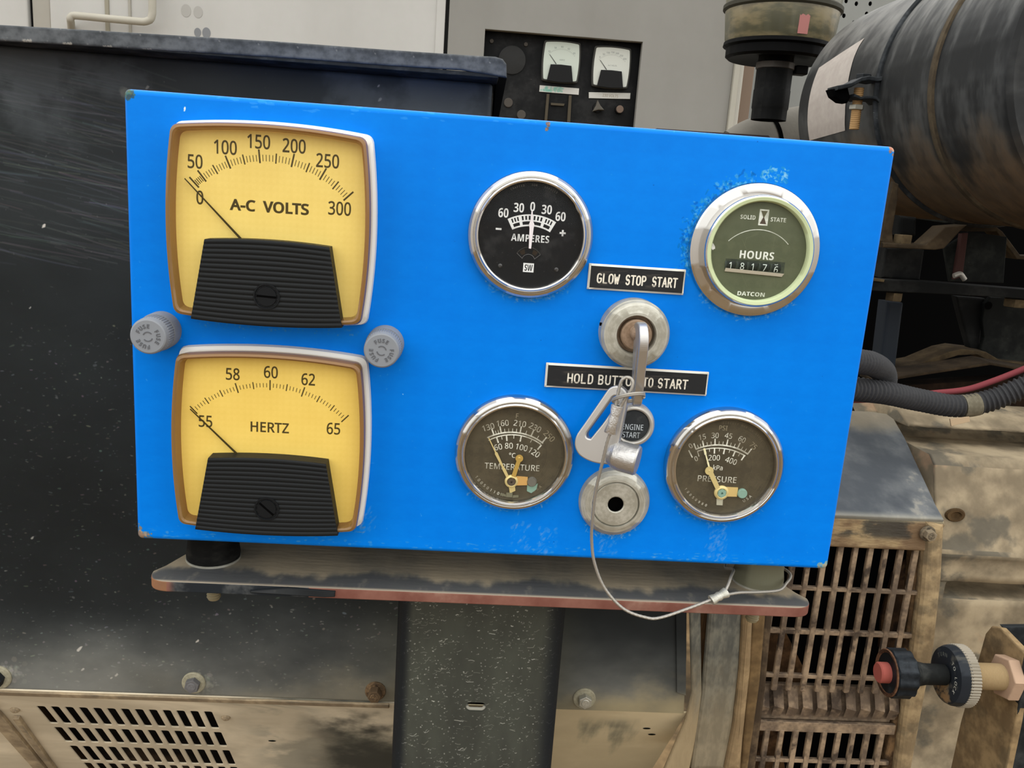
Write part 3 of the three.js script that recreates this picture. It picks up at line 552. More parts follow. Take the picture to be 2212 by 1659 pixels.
{ // pressure
  const C = [117.5, -54.1];
  oilGauge('pressure_gauge', 'round olive-faced gauge marked PRESSURE with brass pointer and green corroded posts', C, 31.2, (g, rel) => {
    const [cx, cy, r] = circ3(rel(101.5, -45.9), rel(114.5, -42.9), rel(129.2, -47.1)), A = (x, y) => Math.atan2(rel(x, y)[1] - cy, rel(x, y)[0] - cx) / DEG;
    const [dx, dy, q] = circ3(rel(102.5, -46.9), rel(114, -44.6), rel(127.9, -48.1)), B = (x, y) => Math.atan2(rel(x, y)[1] - dy, rel(x, y)[0] - dx) / DEG;
    g.arc(cx, cy, r, A(101.5, -45.9), A(129.2, -47.1), 0.75, PW1); g.arc(dx, dy, q, B(102.5, -46.9), B(127.9, -48.1), 0.6, PW1);
    const tk = (a, len, w, c0 = cx, c1 = cy, rr = r) => g.line(c0 + rr * Math.cos(a * DEG), c1 + rr * Math.sin(a * DEG), c0 + (rr + len) * Math.cos(a * DEG), c1 + (rr + len) * Math.sin(a * DEG), w, PW1);
    const big = [[100.96, -44.4], [104.56, -41.28], [110.9, -39.6], [117.67, -39.7], [124.2, -41.3], [130.56, -44.2]].map(([x, y]) => A(x, y)); big.forEach((a) => tk(a, 3.4, 0.7));
    for (let i = 0; i < 5; i++) for (let j = 1; j < 3; j++) tk(big[i] + (big[i + 1] - big[i]) * j / 3, 2, 0.32);
    const low = [[103.3, -48.7], [106.7, -48.5], [111.5, -47.6], [116.3, -47.6], [121.4, -48.6], [126, -50.6]].map(([x, y]) => B(x, y)); low.forEach((a, i) => tk(a, -3.0, i ? 0.75 : 0.4, dx, dy, q));
    for (let i = 1; i < 5; i++) tk((low[i] + low[i + 1]) / 2, -1.8, 0.35, dx, dy, q);
    let p = rel(97.9, -46.6), e = rel(100.3, -50.4); g.line(...p, ...e, 0.6, PW1);
    const t = (s, x, y, h, rot, col = PW1) => g.text(s, ...rel(x, y), h, col, { rot, sx: 0.95 });
    t('PSI', 114.4, -33.8, 2.5, 0, PW2); t('0', 98.6, -44.2, 2.6, 35); t('15', 104.1, -39.1, 2.8, 15); t('30', 110.7, -37.9, 2.8, 3); t('45', 117.8, -37.7, 2.8, -8); t('60', 125, -39.3, 2.8, -22); t('75', 131.4, -42.4, 2.8, -40, PW2);
    t('0', 102.3, -50.9, 2.6, 25); t('200', 111.7, -49.9, 2.9, 3); t('400', 120.8, -51.1, 2.9, -16); t('kPa', 114.3, -55.2, 2.6, 0);
    g.text('PRESSURE', ...rel(114.6, -61.5), 3.1, PW1, { width: 21.2 });
    g.ring('10050980', 0, 0, 23, 216, -5.2, 1.3, PW1, { flip: true }); g.ring('USA', 0, 0, 22.5, 305, -5, 1.5, PW1, { flip: true }); g.ring('CIRCUIT MAX 2A 30VDC', 0, 0, 23.2, 98, -0 + 3.1, 1.0, 'rgb(120,112,92)');
    for (let i = 0; i < 12; i++) g.arc(0, 0, 15 + i * 0.8, 50 + 20 * rnd(), -50 * rnd() - 20, 0.12, 'rgba(125,112,84,0.45)');
  }, 0, 0, (t, rel) => {
    const hub = rel(117.6, -68.4);
    part(t, 'pointer', needle(along(rel(109.4, -55), rel(105.5, -44.9), [[0, 0.35], [0.25, 0.5], [0.3, 0.35], [0.7, 0.35], [0.75, 0.55], [1, 0.5]]), 3.9, 0.4), std({ color: 0xe6dfb4, roughness: 0.5 }), 'pale pointer');
    part(t, 'contact_arm', merge([needle(along(rel(115.2, -66), rel(109.7, -56.5), [[0, 1.2], [0.9, 1.3], [1, 1.2]]), 4.2, 0.5), (() => { const c = lathe([[2.2, 3.7], [2.2, 4.35], [0.5, 4.35], [0.35, 4.5], [0, 4.5]], 24); const p = rel(109.5, -56.6); c.translate(p[0] * mm, p[1] * mm, 0); return c; })()]), M.brassPale);
    const h = lathe([[3.8, 2.6], [3.8, 3.6], [3.2, 4.2], [2.7, 4.4], [2.3, 4.2]], 32); h.translate(hub[0] * mm, hub[1] * mm, 0); const hm = part(t, 'hub', h, M.brassPale);
    const nut = lathe([[2.5, 3.4], [2.4, 4.5], [1.6, 4.65], [0.65, 4.6], [0.6, 3.5], [0, 3.5]], 6); nut.translate(hub[0] * mm, hub[1] * mm, 0); part(hm, 'nut', nut, M.verdigris);
    part(t, 'bracket', needle([rel(119.6, -65.2), rel(126, -65.2), rel(126, -70.2), rel(119.6, -70.4)], 3.5, 0.6), std({ color: 0xdcc17e, metalness: 0.4, roughness: 0.5 }));
    const st = lathe([[2.6, 2.6], [2.6, 3.8], [2.2, 4.5], [0, 4.65]], 24); const sp = rel(128.6, -68.3); st.translate(sp[0] * mm, sp[1] * mm, 0); part(t, 'stop_post', st, M.verdigris);
    part(t, 'tail', needle([rel(115.6, -71.8), rel(119, -72.2), rel(119.2, -75.5), rel(116, -75.5)], 3.0, 0.4), std({ color: 0xb0ad98, roughness: 0.7 }));
  });
}

// ================================================================ engraved name plates (single-stroke letters)
const GL = { // strokes on a 0..1 x 0..1.4 cell
  G: [['a', 0.5, 0.95, 0.45, 40, 180], ['l', 0.05, 0.95, 0.05, 0.45], ['a', 0.5, 0.45, 0.45, 180, 360], ['l', 0.95, 0.45, 0.95, 0.68, 0.55, 0.68]],
  L: [['l', 0.1, 1.4, 0.1, 0, 0.85, 0]], O: [['a', 0.5, 0.95, 0.45, 0, 180], ['l', 0.05, 0.95, 0.05, 0.45], ['a', 0.5, 0.45, 0.45, 180, 360], ['l', 0.95, 0.45, 0.95, 0.95]],
  W: [['l', -0.05, 1.4, 0.25, 0, 0.5, 1.0, 0.75, 0, 1.05, 1.4]], T: [['l', 0, 1.4, 1, 1.4], ['l', 0.5, 1.4, 0.5, 0]],
  S: [['a', 0.5, 1.03, 0.4, 25, 270], ['a', 0.5, 0.37, 0.4, 90, -155]], P: [['l', 0.1, 0, 0.1, 1.4, 0.55, 1.4], ['a', 0.55, 1.03, 0.37, 90, -90], ['l', 0.55, 0.66, 0.1, 0.66]],
  A: [['l', 0, 0, 0.5, 1.4, 1, 0], ['l', 0.18, 0.45, 0.82, 0.45]], R: [['l', 0.1, 0, 0.1, 1.4, 0.55, 1.4], ['a', 0.55, 1.05, 0.35, 90, -90], ['l', 0.55, 0.7, 0.1, 0.7], ['l', 0.5, 0.7, 0.95, 0]],
  H: [['l', 0.08, 0, 0.08, 1.4], ['l', 0.92, 0, 0.92, 1.4], ['l', 0.08, 0.7, 0.92, 0.7]], D: [['l', 0.1, 0, 0.1, 1.4, 0.45, 1.4], ['a', 0.45, 0.95, 0.45, 90, 0], ['l', 0.9, 0.95, 0.9, 0.45], ['a', 0.45, 0.45, 0.45, 0, -90], ['l', 0.45, 0, 0.1, 0]],
  B: [['l', 0.1, 0, 0.1, 1.4, 0.5, 1.4], ['a', 0.5, 1.06, 0.34, 90, -90], ['l', 0.1, 0.72, 0.52, 0.72], ['a', 0.52, 0.36, 0.36, 90, -90], ['l', 0.52, 0, 0.1, 0]],
  U: [['l', 0.08, 1.4, 0.08, 0.42], ['a', 0.5, 0.42, 0.42, 180, 360], ['l', 0.92, 0.42, 0.92, 1.4]], N: [['l', 0.08, 0, 0.08, 1.4, 0.92, 0, 0.92, 1.4]],
  I: [['l', 0.5, 0, 0.5, 1.4]], E: [['l', 0.9, 1.4, 0.1, 1.4, 0.1, 0, 0.9, 0], ['l', 0.1, 0.72, 0.75, 0.72]], ' ': [],
};
function engrave(g, word, x0, x1, yc, h, w, col) {
  const n = word.length, adv = (x1 - x0) / (n - 0.28), cw = adv * 0.72, s = h / 1.4;
  [...word].forEach((ch, i) => {
    for (const st of GL[ch]) {
      const x = g.x; x.strokeStyle = col; x.lineWidth = w * g.k; x.lineCap = x.lineJoin = 'round'; x.beginPath();
      const P = (a, b) => [g.X(x0 + i * adv + a * cw), g.Y(yc - h / 2 + b * s)];
      if (st[0] === 'l') for (let k = 1; k < st.length; k += 2) x[k > 1 ? 'lineTo' : 'moveTo'](...P(st[k], st[k + 1]));
      else for (let k = 0; k <= 24; k++) { const a = (st[4] + (st[5] - st[4]) * k / 24) * DEG; x[k ? 'lineTo' : 'moveTo'](...P(st[1] + st[3] * Math.cos(a), st[2] + st[3] * Math.sin(a))); }
      x.stroke();
    }
  });
}
function namePlate(label, cx, cy, w, h, draw) {
  const t = thing('name_plate', label, 'name plate', V(cx * mm, cy * mm, 0));
  const g = extr(rrect(w * mm, h * mm, 0.0002), 0.0025, 0.0011, { bs: 1 }); g.translate(0, 0, 0.0022); part(t, 'plate', g, std({ color: 0xd8d4c6, roughness: 0.45 }), 'cream bevelled edge');
  const map = print(w - 2, h - 2, 20, 'rgb(38,39,40)', draw, (c, u, v) => mix(c, [88, 82, 74], 0.5 * sm(0.55, 0.8, fbm(u, v, 6, 5))));
  const f = extr(rrect((w - 2.0) * mm, (h - 2.0) * mm, 0.0001), 0.0004, 0); f.translate(0, 0, 0.00235);
  part(t, 'face', planUV(f, -(w - 2) / 2 * mm, -(h - 2) / 2 * mm, (w - 2) / 2 * mm, (h - 2) / 2 * mm), std({ map, roughness: 0.5 }), 'black engraved face');
}
const EW = 'rgb(228,222,206)';
namePlate('small black plate engraved GLOW STOP START above the key switch', 62.2, 39.0, 48.1, 12.6, (g) => { engrave(g, 'GLOW', -19.5, -8.9, -0.5, 4.3, 0.75, EW); engrave(g, 'STOP', -5.4, 4.5, -0.5, 4.3, 0.75, EW); engrave(g, 'START', 7.8, 20, -0.5, 4.3, 0.75, EW); });
namePlate('long black plate engraved HOLD BUTTON TO START below the key switch', 62.5, -11.55, 82.9, 12.5, (g) => { engrave(g, 'HOLD', -30.2, -17.4, -0.7, 4.4, 0.75, EW); engrave(g, 'BUTTON', -14.6, 5.6, -0.7, 4.4, 0.75, EW); engrave(g, 'TO', 8.2, 13.1, -0.7, 4.4, 0.75, EW); engrave(g, 'START', 15.8, 30.8, -0.7, 4.4, 0.75, EW); });

// ================================================================ key switch, keys, ring, lanyard
const SW = [62.9, 12.9];
{
  const t = thing('key_switch', 'round zinc key switch with a rusty barrel, a key standing in it', 'switch', V(SW[0] * mm, SW[1] * mm, 0));
  part(t, 'body', lathe([[15, -0.4], [17.0, 0], [17.0, 8.6], [16.4, 9.2], [15.7, 10.8], [14.6, 11.6], [11, 12.0], [9.8, 11.8], [9.4, 11.0], [9.4, 5]], 80, 0.6), M.zinc);
  part(t, 'barrel', lathe([[9.3, 6.0], [7.7, 6.2], [7.6, 11.4], [7.0, 12.4], [0, 12.8]], 48, 0.5), M.rustSteel, 'rusty barrel');
  const n = new THREE.CylinderGeometry(0.0008, 0.0008, 0.002, 16); n.rotateZ(Math.PI / 2); n.translate(-0.0165, 0.0035, 0.0055); part(t, 'pin_hole', n, M.blackDeep);
}
// key: u = plug axis, v = across; v = 0 on the plug axis. narrow end at v = 36 mm
function keyShapes() {
  const s = new THREE.Shape(); // handle outline, mm -> m
  const P = (u, v) => [u * mm, v * mm];
  s.moveTo(...P(1.5, -5)); s.lineTo(...P(1.5, 10)); s.lineTo(...P(1.2, 29)); s.quadraticCurveTo(...P(1, 34.2), ...P(-3.5, 35.6)); s.quadraticCurveTo(...P(-7.5, 36.0), ...P(-9.5, 32.5));
  s.lineTo(...P(-19.6, 6)); s.quadraticCurveTo(...P(-21.6, -1), ...P(-16.5, -4.8)); s.quadraticCurveTo(...P(-12, -7.4), ...P(-5, -6.4)); s.lineTo(...P(1.5, -5));
  const h = new THREE.Path(); h.moveTo(...P(-3.6, 30.0)); h.quadraticCurveTo(...P(-6, 31), ...P(-6.8, 28)); h.lineTo(...P(-14.8, 8)); h.quadraticCurveTo(...P(-15.6, 4.6), ...P(-12.6, 5.2)); h.lineTo(...P(-10.6, 9.6)); h.quadraticCurveTo(...P(-6.6, 17.5), ...P(-3.6, 28)); h.closePath(); s.holes.push(h);
  const g = new THREE.ExtrudeGeometry(s, { depth: 0.0036, bevelEnabled: true, bevelSize: 0.0008, bevelThickness: 0.0009, bevelOffset: -0.0008, bevelSegments: 3, curveSegments: 12 }); g.translate(0, 0, -0.0018);
  const plug = lathe([[0, -8.6], [2.6, -8.2], [5.0, -6.6], [6.8, -3.8], [7.5, -0.5], [7.5, 7.4], [6.9, 8.2], [0, 8.4]], 48, 0.6); plug.rotateY(Math.PI / 2); // axis u
  return [g, plug];
}
{ // the key in the switch: plug pushed in along -z, handle hanging down edge-on
  const [h, p] = keyShapes();
  // u -> -z, v -> -y, w -> x
  const m = new THREE.Matrix4().makeBasis(V(0, 0, -1), V(0.055, -1, 0).normalize(), V(-1, -0.055, 0).normalize()); m.setPosition(0.0628, 0.0145, 0.0165);
  const t = thing('switch_key', 'grey cast key standing in the key switch, its handle seen edge-on and hanging down', 'key', V(0.0628, 0.0145, 0.0125));
  // here the handle is slim: shorten u
  h.scale(0.72, 0.98, 0.8);
  partW(t, 'handle', h.applyMatrix4(m), M.alloy); p.scale(0.5, 0.5, 0.5); partW(t, 'plug', p.applyMatrix4(m), M.rustSteel);
}
{ // the spare key on the lanyard, lying flat before the start button
  const [h, p] = keyShapes();
  const ux = V(0.90, -0.10, 0.40).normalize(), w = V(-0.40, 0.10, 1).normalize(), vy = w.clone().cross(ux).normalize(), wz = ux.clone().cross(vy);
  const m = new THREE.Matrix4().makeBasis(ux, vy, wz); m.setPosition(0.0600, -0.0462, 0.0205); h.scale(1.0, 0.95, 1); h.translate(-0.0042, 0, 0);
  const t = thing('switch_key', 'spare cast key hanging flat on the steel lanyard in front of the ENGINE START button', 'key', V(0.0586, -0.0452, 0.0195));
  partW(t, 'handle', h.applyMatrix4(m), M.alloy); partW(t, 'plug', p.applyMatrix4(m), M.alloy, 'domed plug');
}
{ // split ring
  const pts = [], c = V(0.0595, -0.0156, 0.0245), e1 = V(0.99, 0.22, 0.05).normalize(), e2 = V(0.1, -0.42, -0.9).normalize();
  for (let i = 0; i < 40; i++) { const a = i / 40 * Math.PI * 2 * 2; pts.push(c.clone().addScaledVector(e1, 0.0076 * Math.cos(a)).addScaledVector(e2, 0.0076 * Math.sin(a)).add(V(0, 0.0007 * (i / 20 - 1), 0))); }
  const t = thing('split_ring', 'small steel split ring that joins both keys and the lanyard', 'key ring', c.clone());
  partW(t, 'wire_coil', tube(pts, 0.00062, 160, 8), M.steel);
}
const rope = (s, th) => 1 + 0.1 * Math.cos(6 * th + s * 2600);
{
  const P = (px, py, z) => at(px, py, z);
  const t = thing('lanyard_cable', 'thin braided steel cable looping from the keys down to the right rubber mount', 'cable', P(1330, 1330, 0.006));
  const r = 0.0008;
  // upper eye through the ring
  partW(t, 'cable', tube([P(1330, 878, 0.027), P(1336, 845, 0.0272), P(1343, 822, 0.0275), P(1355, 815, 0.028), P(1366, 822, 0.029), P(1364, 840, 0.0295), P(1350, 862, 0.029), P(1340, 880, 0.028)], r, 120, 10, rope), M.steel, 'upper eye');
  // long run
  partW(t, 'cable', tube([P(1320, 930, 0.0275), P(1311, 958, 0.0265), P(1301, 1000, 0.024), P(1287, 1060, 0.020), P(1280, 1120, 0.016), P(1278, 1165, 0.013), P(1284, 1215, 0.012), P(1306, 1270, 0.012), P(1347, 1315, 0.013), P(1396, 1334, 0.013), P(1427, 1334, 0.0125), P(1482, 1316, 0.010), P(1535, 1296, 0.006)], r, 420, 10, rope), M.steel);
    partW(t, 'cable', tube([P(1566, 1278, 0.003), P(1573, 1263, 0.0), P(1579, 1246, -0.006), P(1584, 1230, -0.02), V(0.138, -0.127, -0.034), V(0.147, -0.127, -0.049), V(0.160, -0.1275, -0.050), V(0.1715, -0.1275, -0.041), V(0.1745, -0.127, -0.028), P(1697, 1262, -0.014), P(1682, 1275, -0.010), P(1640, 1279, -0.007), P(1600, 1280, -0.002), P(1572, 1284, 0.002)], r, 300, 10, rope), M.steel, 'loop around the mount');
  const ferrule = (a, b) => { const d = b.clone().sub(a), L = d.length() * 1000, g = lathe([[1.4, 0], [2.35, 0], [2.55, 0.4], [2.3, L * 0.2], [1.9, L * 0.35], [2.25, L * 0.5], [1.9, L * 0.66], [2.3, L * 0.82], [2.6, L - 0.3], [2.4, L], [1.4, L], [1.2, L - 0.8], [0, L - 0.8]], 32, 0.9); g.scale(1.2, 0.95, 1); g.applyQuaternion(new THREE.Quaternion().setFromUnitVectors(Z, d.normalize())); g.translate(a.x, a.y, a.z); return g; };
  partW(t, 'ferrule', ferrule(P(1334, 876, 0.0272), P(1318, 936, 0.0272)), M.alloy); partW(t, 'ferrule', ferrule(P(1570, 1279, 0.0035), P(1536, 1297, 0.006)), M.zinc);
}
{ // push button
  const C = V(0.0673, -0.0345, 0), t = thing('push_button', 'black round button lettered ENGINE START in a chrome ring, half hidden by the spare key', 'button', C);
  part(t, 'ring', lathe([[9, -0.4], [11.4, 0], [11.4, 2.6], [11.0, 4.6], [10.2, 5.8], [9.2, 6.2], [8.5, 5.8], [8.2, 5.0], [8.2, 2]], 64, 0.7), std({ color: 0xb9b5ac, metalness: 0.5, roughness: 0.4 }));
  const map = print(17, 17, 30, 'rgb(50,53,55)', (g) => { g.text('ENGINE', -0.3, -0.7, 2.9, 'rgb(205,212,216)', { width: 11.4 }); g.text('START', -0.6, -4.9, 2.9, 'rgb(205,212,216)', { width: 9.2 }); }, (c, u, v) => mix(c, [80, 82, 82], 0.4 * sm(0.5, 0.8, fbm(u, v, 6, 5))));
  const g = lathe([[8.2, 1], [8.2, 4.6], [7.8, 5.1], [0, 5.2]], 48); part(t, 'cap', planUV(g, -0.0085, -0.0085, 0.0085, 0.0085), std({ map, roughness: 0.4 }));
}
{ // empty socket
  const t = thing('key_socket', 'round zinc socket with a black centre hole, lowest fitting on the panel', 'socket', V(0.0623, -0.0768, 0));
  part(t, 'flange', lathe([[16, -0.4], [18.6, 0], [18.6, 1.4], [17.8, 3.4], [15.6, 5.4], [13.4, 6.4], [12.4, 6.2], [12.2, 4.4], [11.9, 4.4]], 80, 0.7), M.zinc);
  const ins = lathe([[12.0, 3.5], [12.0, 5.2], [11.4, 5.9], [4.6, 6.2], [4.1, 5.8], [4.1, 1.5], [0, 1.5]], 64, 0.5); part(t, 'insert', ins, M.zinc);
  const bh = lathe([[4.08, 5.2], [4.05, 1.6], [0, 1.6]], 32, 0.5); part(t, 'hole_lining', bh, M.blackDeep);
}

// ================================================================ stand under the box, rubber mounts
const PLY = -0.133, PLT = 0.0058;
{
  const t = thing('panel_stand', 'dusty steel shelf with reddish front edge on a wide black post under the blue box', 'stand', V(0, -1.1, -0.06));
  const s = new THREE.Shape(), x = 0.1785, zf = 0.001, zb = 0.088, c = 0.012, k = 0.04; // shape in (x, -z)
  s.moveTo(-x + c, -zf); s.lineTo(x - c, -zf); s.quadraticCurveTo(x, -zf, x, -zf + c); s.lineTo(x - 0.004, 0.018); s.lineTo(x - 0.03, zb); s.lineTo(-x + 0.03, zb); s.lineTo(-x + 0.004, 0.018); s.lineTo(-x, -zf + c); s.quadraticCurveTo(-x, -zf, -x + c, -zf);
  const g = new THREE.ExtrudeGeometry(s, { depth: PLT - 0.0012, bevelEnabled: true, bevelSize: 0.0006, bevelThickness: 0.0006, bevelOffset: -0.0006, bevelSegments: 2, curveSegments: 16 });
  g.rotateX(-Math.PI / 2); g.translate(0, PLY - PLT + 0.0006, 0);
  // top: dust over black, front edge: worn red primer
  const top = tex(1024, 256, (u, v) => { // v = 0 back .. 1 front
    const n = fbm(u, v * 0.1, 16), m = fbm(u, v * 0.12, 32), e = v + 0.30 * (n - 0.5) + 0.14 * (m - 0.5);
    let c = mix([158, 144, 120], [130, 122, 106], sm(0.3, 0.8, n)); c = mix(c, [72, 74, 76], 0.9 * sm(0.74, 0.86, e)); c = mix(c, [150, 140, 122], 0.5 * sm(0.55, 0.7, m)); return mix(c, [176, 162, 140], 0.8 * sm(0.965, 0.99, v)); });
  const edge = tex(1024, 64, (u, v) => { const n = fbm(u, v * 0.016, 40), m = fbm(u, v * 0.016, 12); let c = mix([108, 66, 56], [142, 102, 88], n); c = mix(c, [168, 150, 132], 0.6 * sm(0.5, 0.7, m) * sm(0.3, 0.9, n + 0.2)); const k = u < 0.235 ? 1 : 0; c = mix(c, mix([34, 38, 42], [74, 76, 76], sm(0.4, 0.7, n)), k * sm(0.03, 0.045, u)); if (u < 0.03) c = mix([150, 104, 70], [120, 90, 70], n); return c; });
  const p = g.index ? g.toNonIndexed() : g, pos = p.attributes.position, uv = new Float32Array(pos.count * 2), a = V(), b = V(), d = V(), groups = [[], []];
  for (let i = 0; i < pos.count; i += 3) { a.fromBufferAttribute(pos, i); b.fromBufferAttribute(pos, i + 1); d.fromBufferAttribute(pos, i + 2); const n = b.clone().sub(a).cross(d.clone().sub(a)).normalize(), isTop = n.y > 0.5 || n.y < -0.5; groups[isTop ? 0 : 1].push(i);
    [a, b, d].forEach((q, k2) => { uv[(i + k2) * 2] = (q.x + x) / (2 * x); uv[(i + k2) * 2 + 1] = isTop ? 1 - (zf - q.z) / 0.089 : (q.y - (PLY - PLT)) / PLT; }); }
  const pick = (list) => { const o = new THREE.BufferGeometry(), P = [], N = [], U = []; for (const i of list) for (let k2 = 0; k2 < 3; k2++) { P.push(pos.getX(i + k2), pos.getY(i + k2), pos.getZ(i + k2)); N.push(p.attributes.normal.getX(i + k2), p.attributes.normal.getY(i + k2), p.attributes.normal.getZ(i + k2)); U.push(uv[(i + k2) * 2], uv[(i + k2) * 2 + 1]); } o.setAttribute('position', new THREE.Float32BufferAttribute(P, 3)); o.setAttribute('normal', new THREE.Float32BufferAttribute(N, 3)); o.setAttribute('uv', new THREE.Float32BufferAttribute(U, 2)); return o; };
  const sh = partW(t, 'shelf_plate', pick(groups[0]), std({ map: top, roughness: 0.9, bumpMap: bumpTex, bumpScale: 0.0003 }), 'dusty shelf plate');
  partW(sh, 'worn_edge', pick(groups[1]), std({ map: edge, roughness: 0.85 }), 'reddish worn edge');
  partW(t, 'weld_strip', poly([[540, 1276], [620, 1270], [724, 1278], [723, 1290], [700, 1291], [540, 1281]], 0.0022, 0.005, 0.0005), M.black);
  // post: channel with rounded front corners and a slot
  const zp = -0.045, q = (px, py) => at(px, py, zp);
  const tl = q(855, 1290), tr = q(1222, 1310), yb = -0.9, xl = (tl.x + q(848, 1659).x) / 2, xr = (tr.x + q(1197, 1659).x) / 2;
  const prof = new THREE.Shape(), rr = 0.008, dp = 0.045; // (x, z) section
  prof.moveTo(xl, -dp); prof.lineTo(xl, -rr); prof.quadraticCurveTo(xl, 0, xl + rr, 0); prof.lineTo(xr - rr, 0); prof.quadraticCurveTo(xr, 0, xr, -rr); prof.lineTo(xr, -dp); prof.lineTo(xr - 0.004, -dp); prof.lineTo(xr - 0.004, -rr - 0.001); prof.quadraticCurveTo(xr - 0.004, -0.004, xr - rr - 0.001, -0.004); prof.lineTo(xl + rr + 0.001, -0.004); prof.quadraticCurveTo(xl + 0.004, -0.004, xl + 0.004, -rr - 0.001); prof.lineTo(xl + 0.004, -dp); prof.closePath();
  const sl0 = q(1028, 1527), shw = 0.0062, shh = 0.0030;
  // build the web in two runs above and below the slot, and two cheeks beside it
  const run = (y0, y1, shape) => { const e = new THREE.ExtrudeGeometry(shape, { depth: y1 - y0, bevelEnabled: false, curveSegments: 10 }); e.rotateX(-Math.PI / 2); e.scale(1, 1, -1); e.translate(0, y0, zp); const ix = e.attributes.position; return e; };
  const whole = (y0, y1) => { // section swept down
    const pts = prof.getPoints(10), n = pts.length; return crease(grid(n, 1, (u, v) => { const w = pts[Math.round(u * n) % n]; return V(w.x, y0 + (y1 - y0) * v, zp + w.y); }), 0.5); };
  const holeShape = new THREE.Shape(); const X0 = xl + rr, X1 = xr - rr, Y0 = sl0.y - 0.012, Y1 = sl0.y + 0.012; holeShape.moveTo(X0, Y0); holeShape.lineTo(X1, Y0); holeShape.lineTo(X1, Y1); holeShape.lineTo(X0, Y1); holeShape.closePath();
  const hp = new THREE.Path(); hp.absarc(sl0.x + shw - shh, sl0.y, shh, -Math.PI / 2, Math.PI / 2); hp.absarc(sl0.x - shw + shh, sl0.y, shh, Math.PI / 2, Math.PI * 1.5); hp.closePath(); holeShape.holes.push(hp);
  const mid = extr(holeShape, 0.004, 0); mid.translate(0, 0, zp);
  const cheek = (s) => { const xe = s < 0 ? xl : xr, pr = new THREE.Shape(); pr.moveTo(xe, -dp); pr.lineTo(xe, -rr); pr.quadraticCurveTo(xe, 0, xe - s * rr, 0); pr.lineTo(xe - s * rr, -0.004); pr.quadraticCurveTo(xe - s * 0.004, -0.004, xe - s * 0.004, -rr); pr.lineTo(xe - s * 0.004, -dp); const pts = pr.getPoints(10), n = pts.length; return crease(grid(n, 1, (u, v) => { const w = pts[Math.round(u * n) % n]; return V(w.x, Y0 + (Y1 - Y0) * v, zp + w.y); }), 0.5); };
  // splatter texture of the post
  const pw = xr - xl, phh = 0.25;
  const pmap = print(pw * 1000, 250, 6, 'rgb(66,68,61)', (g2) => {
    for (let i = 0; i < 1100; i++) {
      let px = (rnd() - 0.5) * pw * 1000, py = (rnd() - 0.5) * 250; const big = rnd() < 0.12, n = 2 + Math.floor(rnd() * 3), st = (big ? 1.3 : 0.6) * (0.5 + rnd()), L = 120 + 110 * rnd();
      g2.x.strokeStyle = `rgba(${L},${L - 1},${L - 12},${0.25 + 0.7 * rnd() * rnd()})`; g2.x.lineWidth = (0.16 + 0.30 * rnd()) * 6; g2.x.lineCap = g2.x.lineJoin = 'round'; g2.x.beginPath(); g2.x.moveTo(g2.X(px), g2.Y(py));
      for (let k = 0; k < n; k++) { const a = 0.35 + (rnd() - 0.5) * 1.7; px += st * Math.cos(a); py += st * Math.sin(a) * (k ? 1 : -0.6); g2.x.lineTo(g2.X(px), g2.Y(py)); }
      g2.x.stroke();
    }
    for (let i = 0; i < 1500; i++) g2.blob((rnd() - 0.5) * pw * 1000, (rnd() - 0.5) * 250, 0.15 + 0.4 * rnd(), `rgba(190,188,178,${0.15 + 0.5 * rnd()})`, 6);
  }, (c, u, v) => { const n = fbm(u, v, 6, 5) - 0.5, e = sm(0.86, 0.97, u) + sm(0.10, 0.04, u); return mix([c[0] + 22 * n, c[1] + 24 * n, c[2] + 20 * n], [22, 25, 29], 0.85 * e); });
  partW(t, 'slot_lip', (() => { const pts = []; for (let i = 0; i <= 24; i++) { const a = Math.PI + Math.PI * i / 24, cx = a < Math.PI * 1.5 ? -shw + shh : shw - shh; pts.push(V(sl0.x + cx + (shh - 0.0006) * Math.cos(a), sl0.y + (shh - 0.0006) * Math.sin(a), zp - 0.0018)); } return tube(pts, 0.0011, 40, 8); })(), std({ color: 0x9a988c, roughness: 0.8 }));
  const yTop = PLY - PLT; pmap.wrapS = pmap.wrapT = THREE.RepeatWrapping;
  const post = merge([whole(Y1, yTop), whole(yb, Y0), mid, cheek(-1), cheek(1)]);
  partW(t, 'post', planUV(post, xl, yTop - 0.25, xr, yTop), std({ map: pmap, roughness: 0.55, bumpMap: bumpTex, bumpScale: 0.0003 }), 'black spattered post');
  partW(t, 'foot_plate', box(-0.12, -1.1, -0.12, 0.16, -0.9, -0.03), M.black);
}
for (const [x, label, mat] of [[-0.1525, 'black round rubber mount under the left end of the blue box', M.rubber], [0.1565, 'dusty round rubber mount under the right end of the blue box, circled by the cable', M.darkDusty]]) {
  const t = thing('rubber_mount', label, 'rubber mount', V(x, PLY, -0.030));
  const up = (g) => { g.rotateX(-Math.PI / 2); return g; };
  part(t, 'washer', up(lathe([[0, 0], [14.6, 0], [14.6, 1.2], [0, 1.2]], 48)), M.zinc);
  part(t, 'body', up(lathe([[0, 1.2], [14.2, 1.2], [14.4, 4], [13.6, 9], [13.4, 14], [13.9, 19], [14.0, 22.0], [0, 22.2]], 56, 0.6)), mat);
  part(t, 'stud', up(merge([lathe([[0, -25], [3.0, -25], [3.4, -24.2], [3.4, -5.8], [0, -5.8]], 24), ...[-23.4, -21.9, -20.4, -18.9, -17.4, -15.9, -14.4, -12.9, -11.4, -9.9].map((z) => lathe([[3.3, z - 0.5], [3.9, z], [3.3, z + 0.5]], 24))])), std({ color: 0x8e8468, metalness: 0.3, roughness: 0.7 }));
}
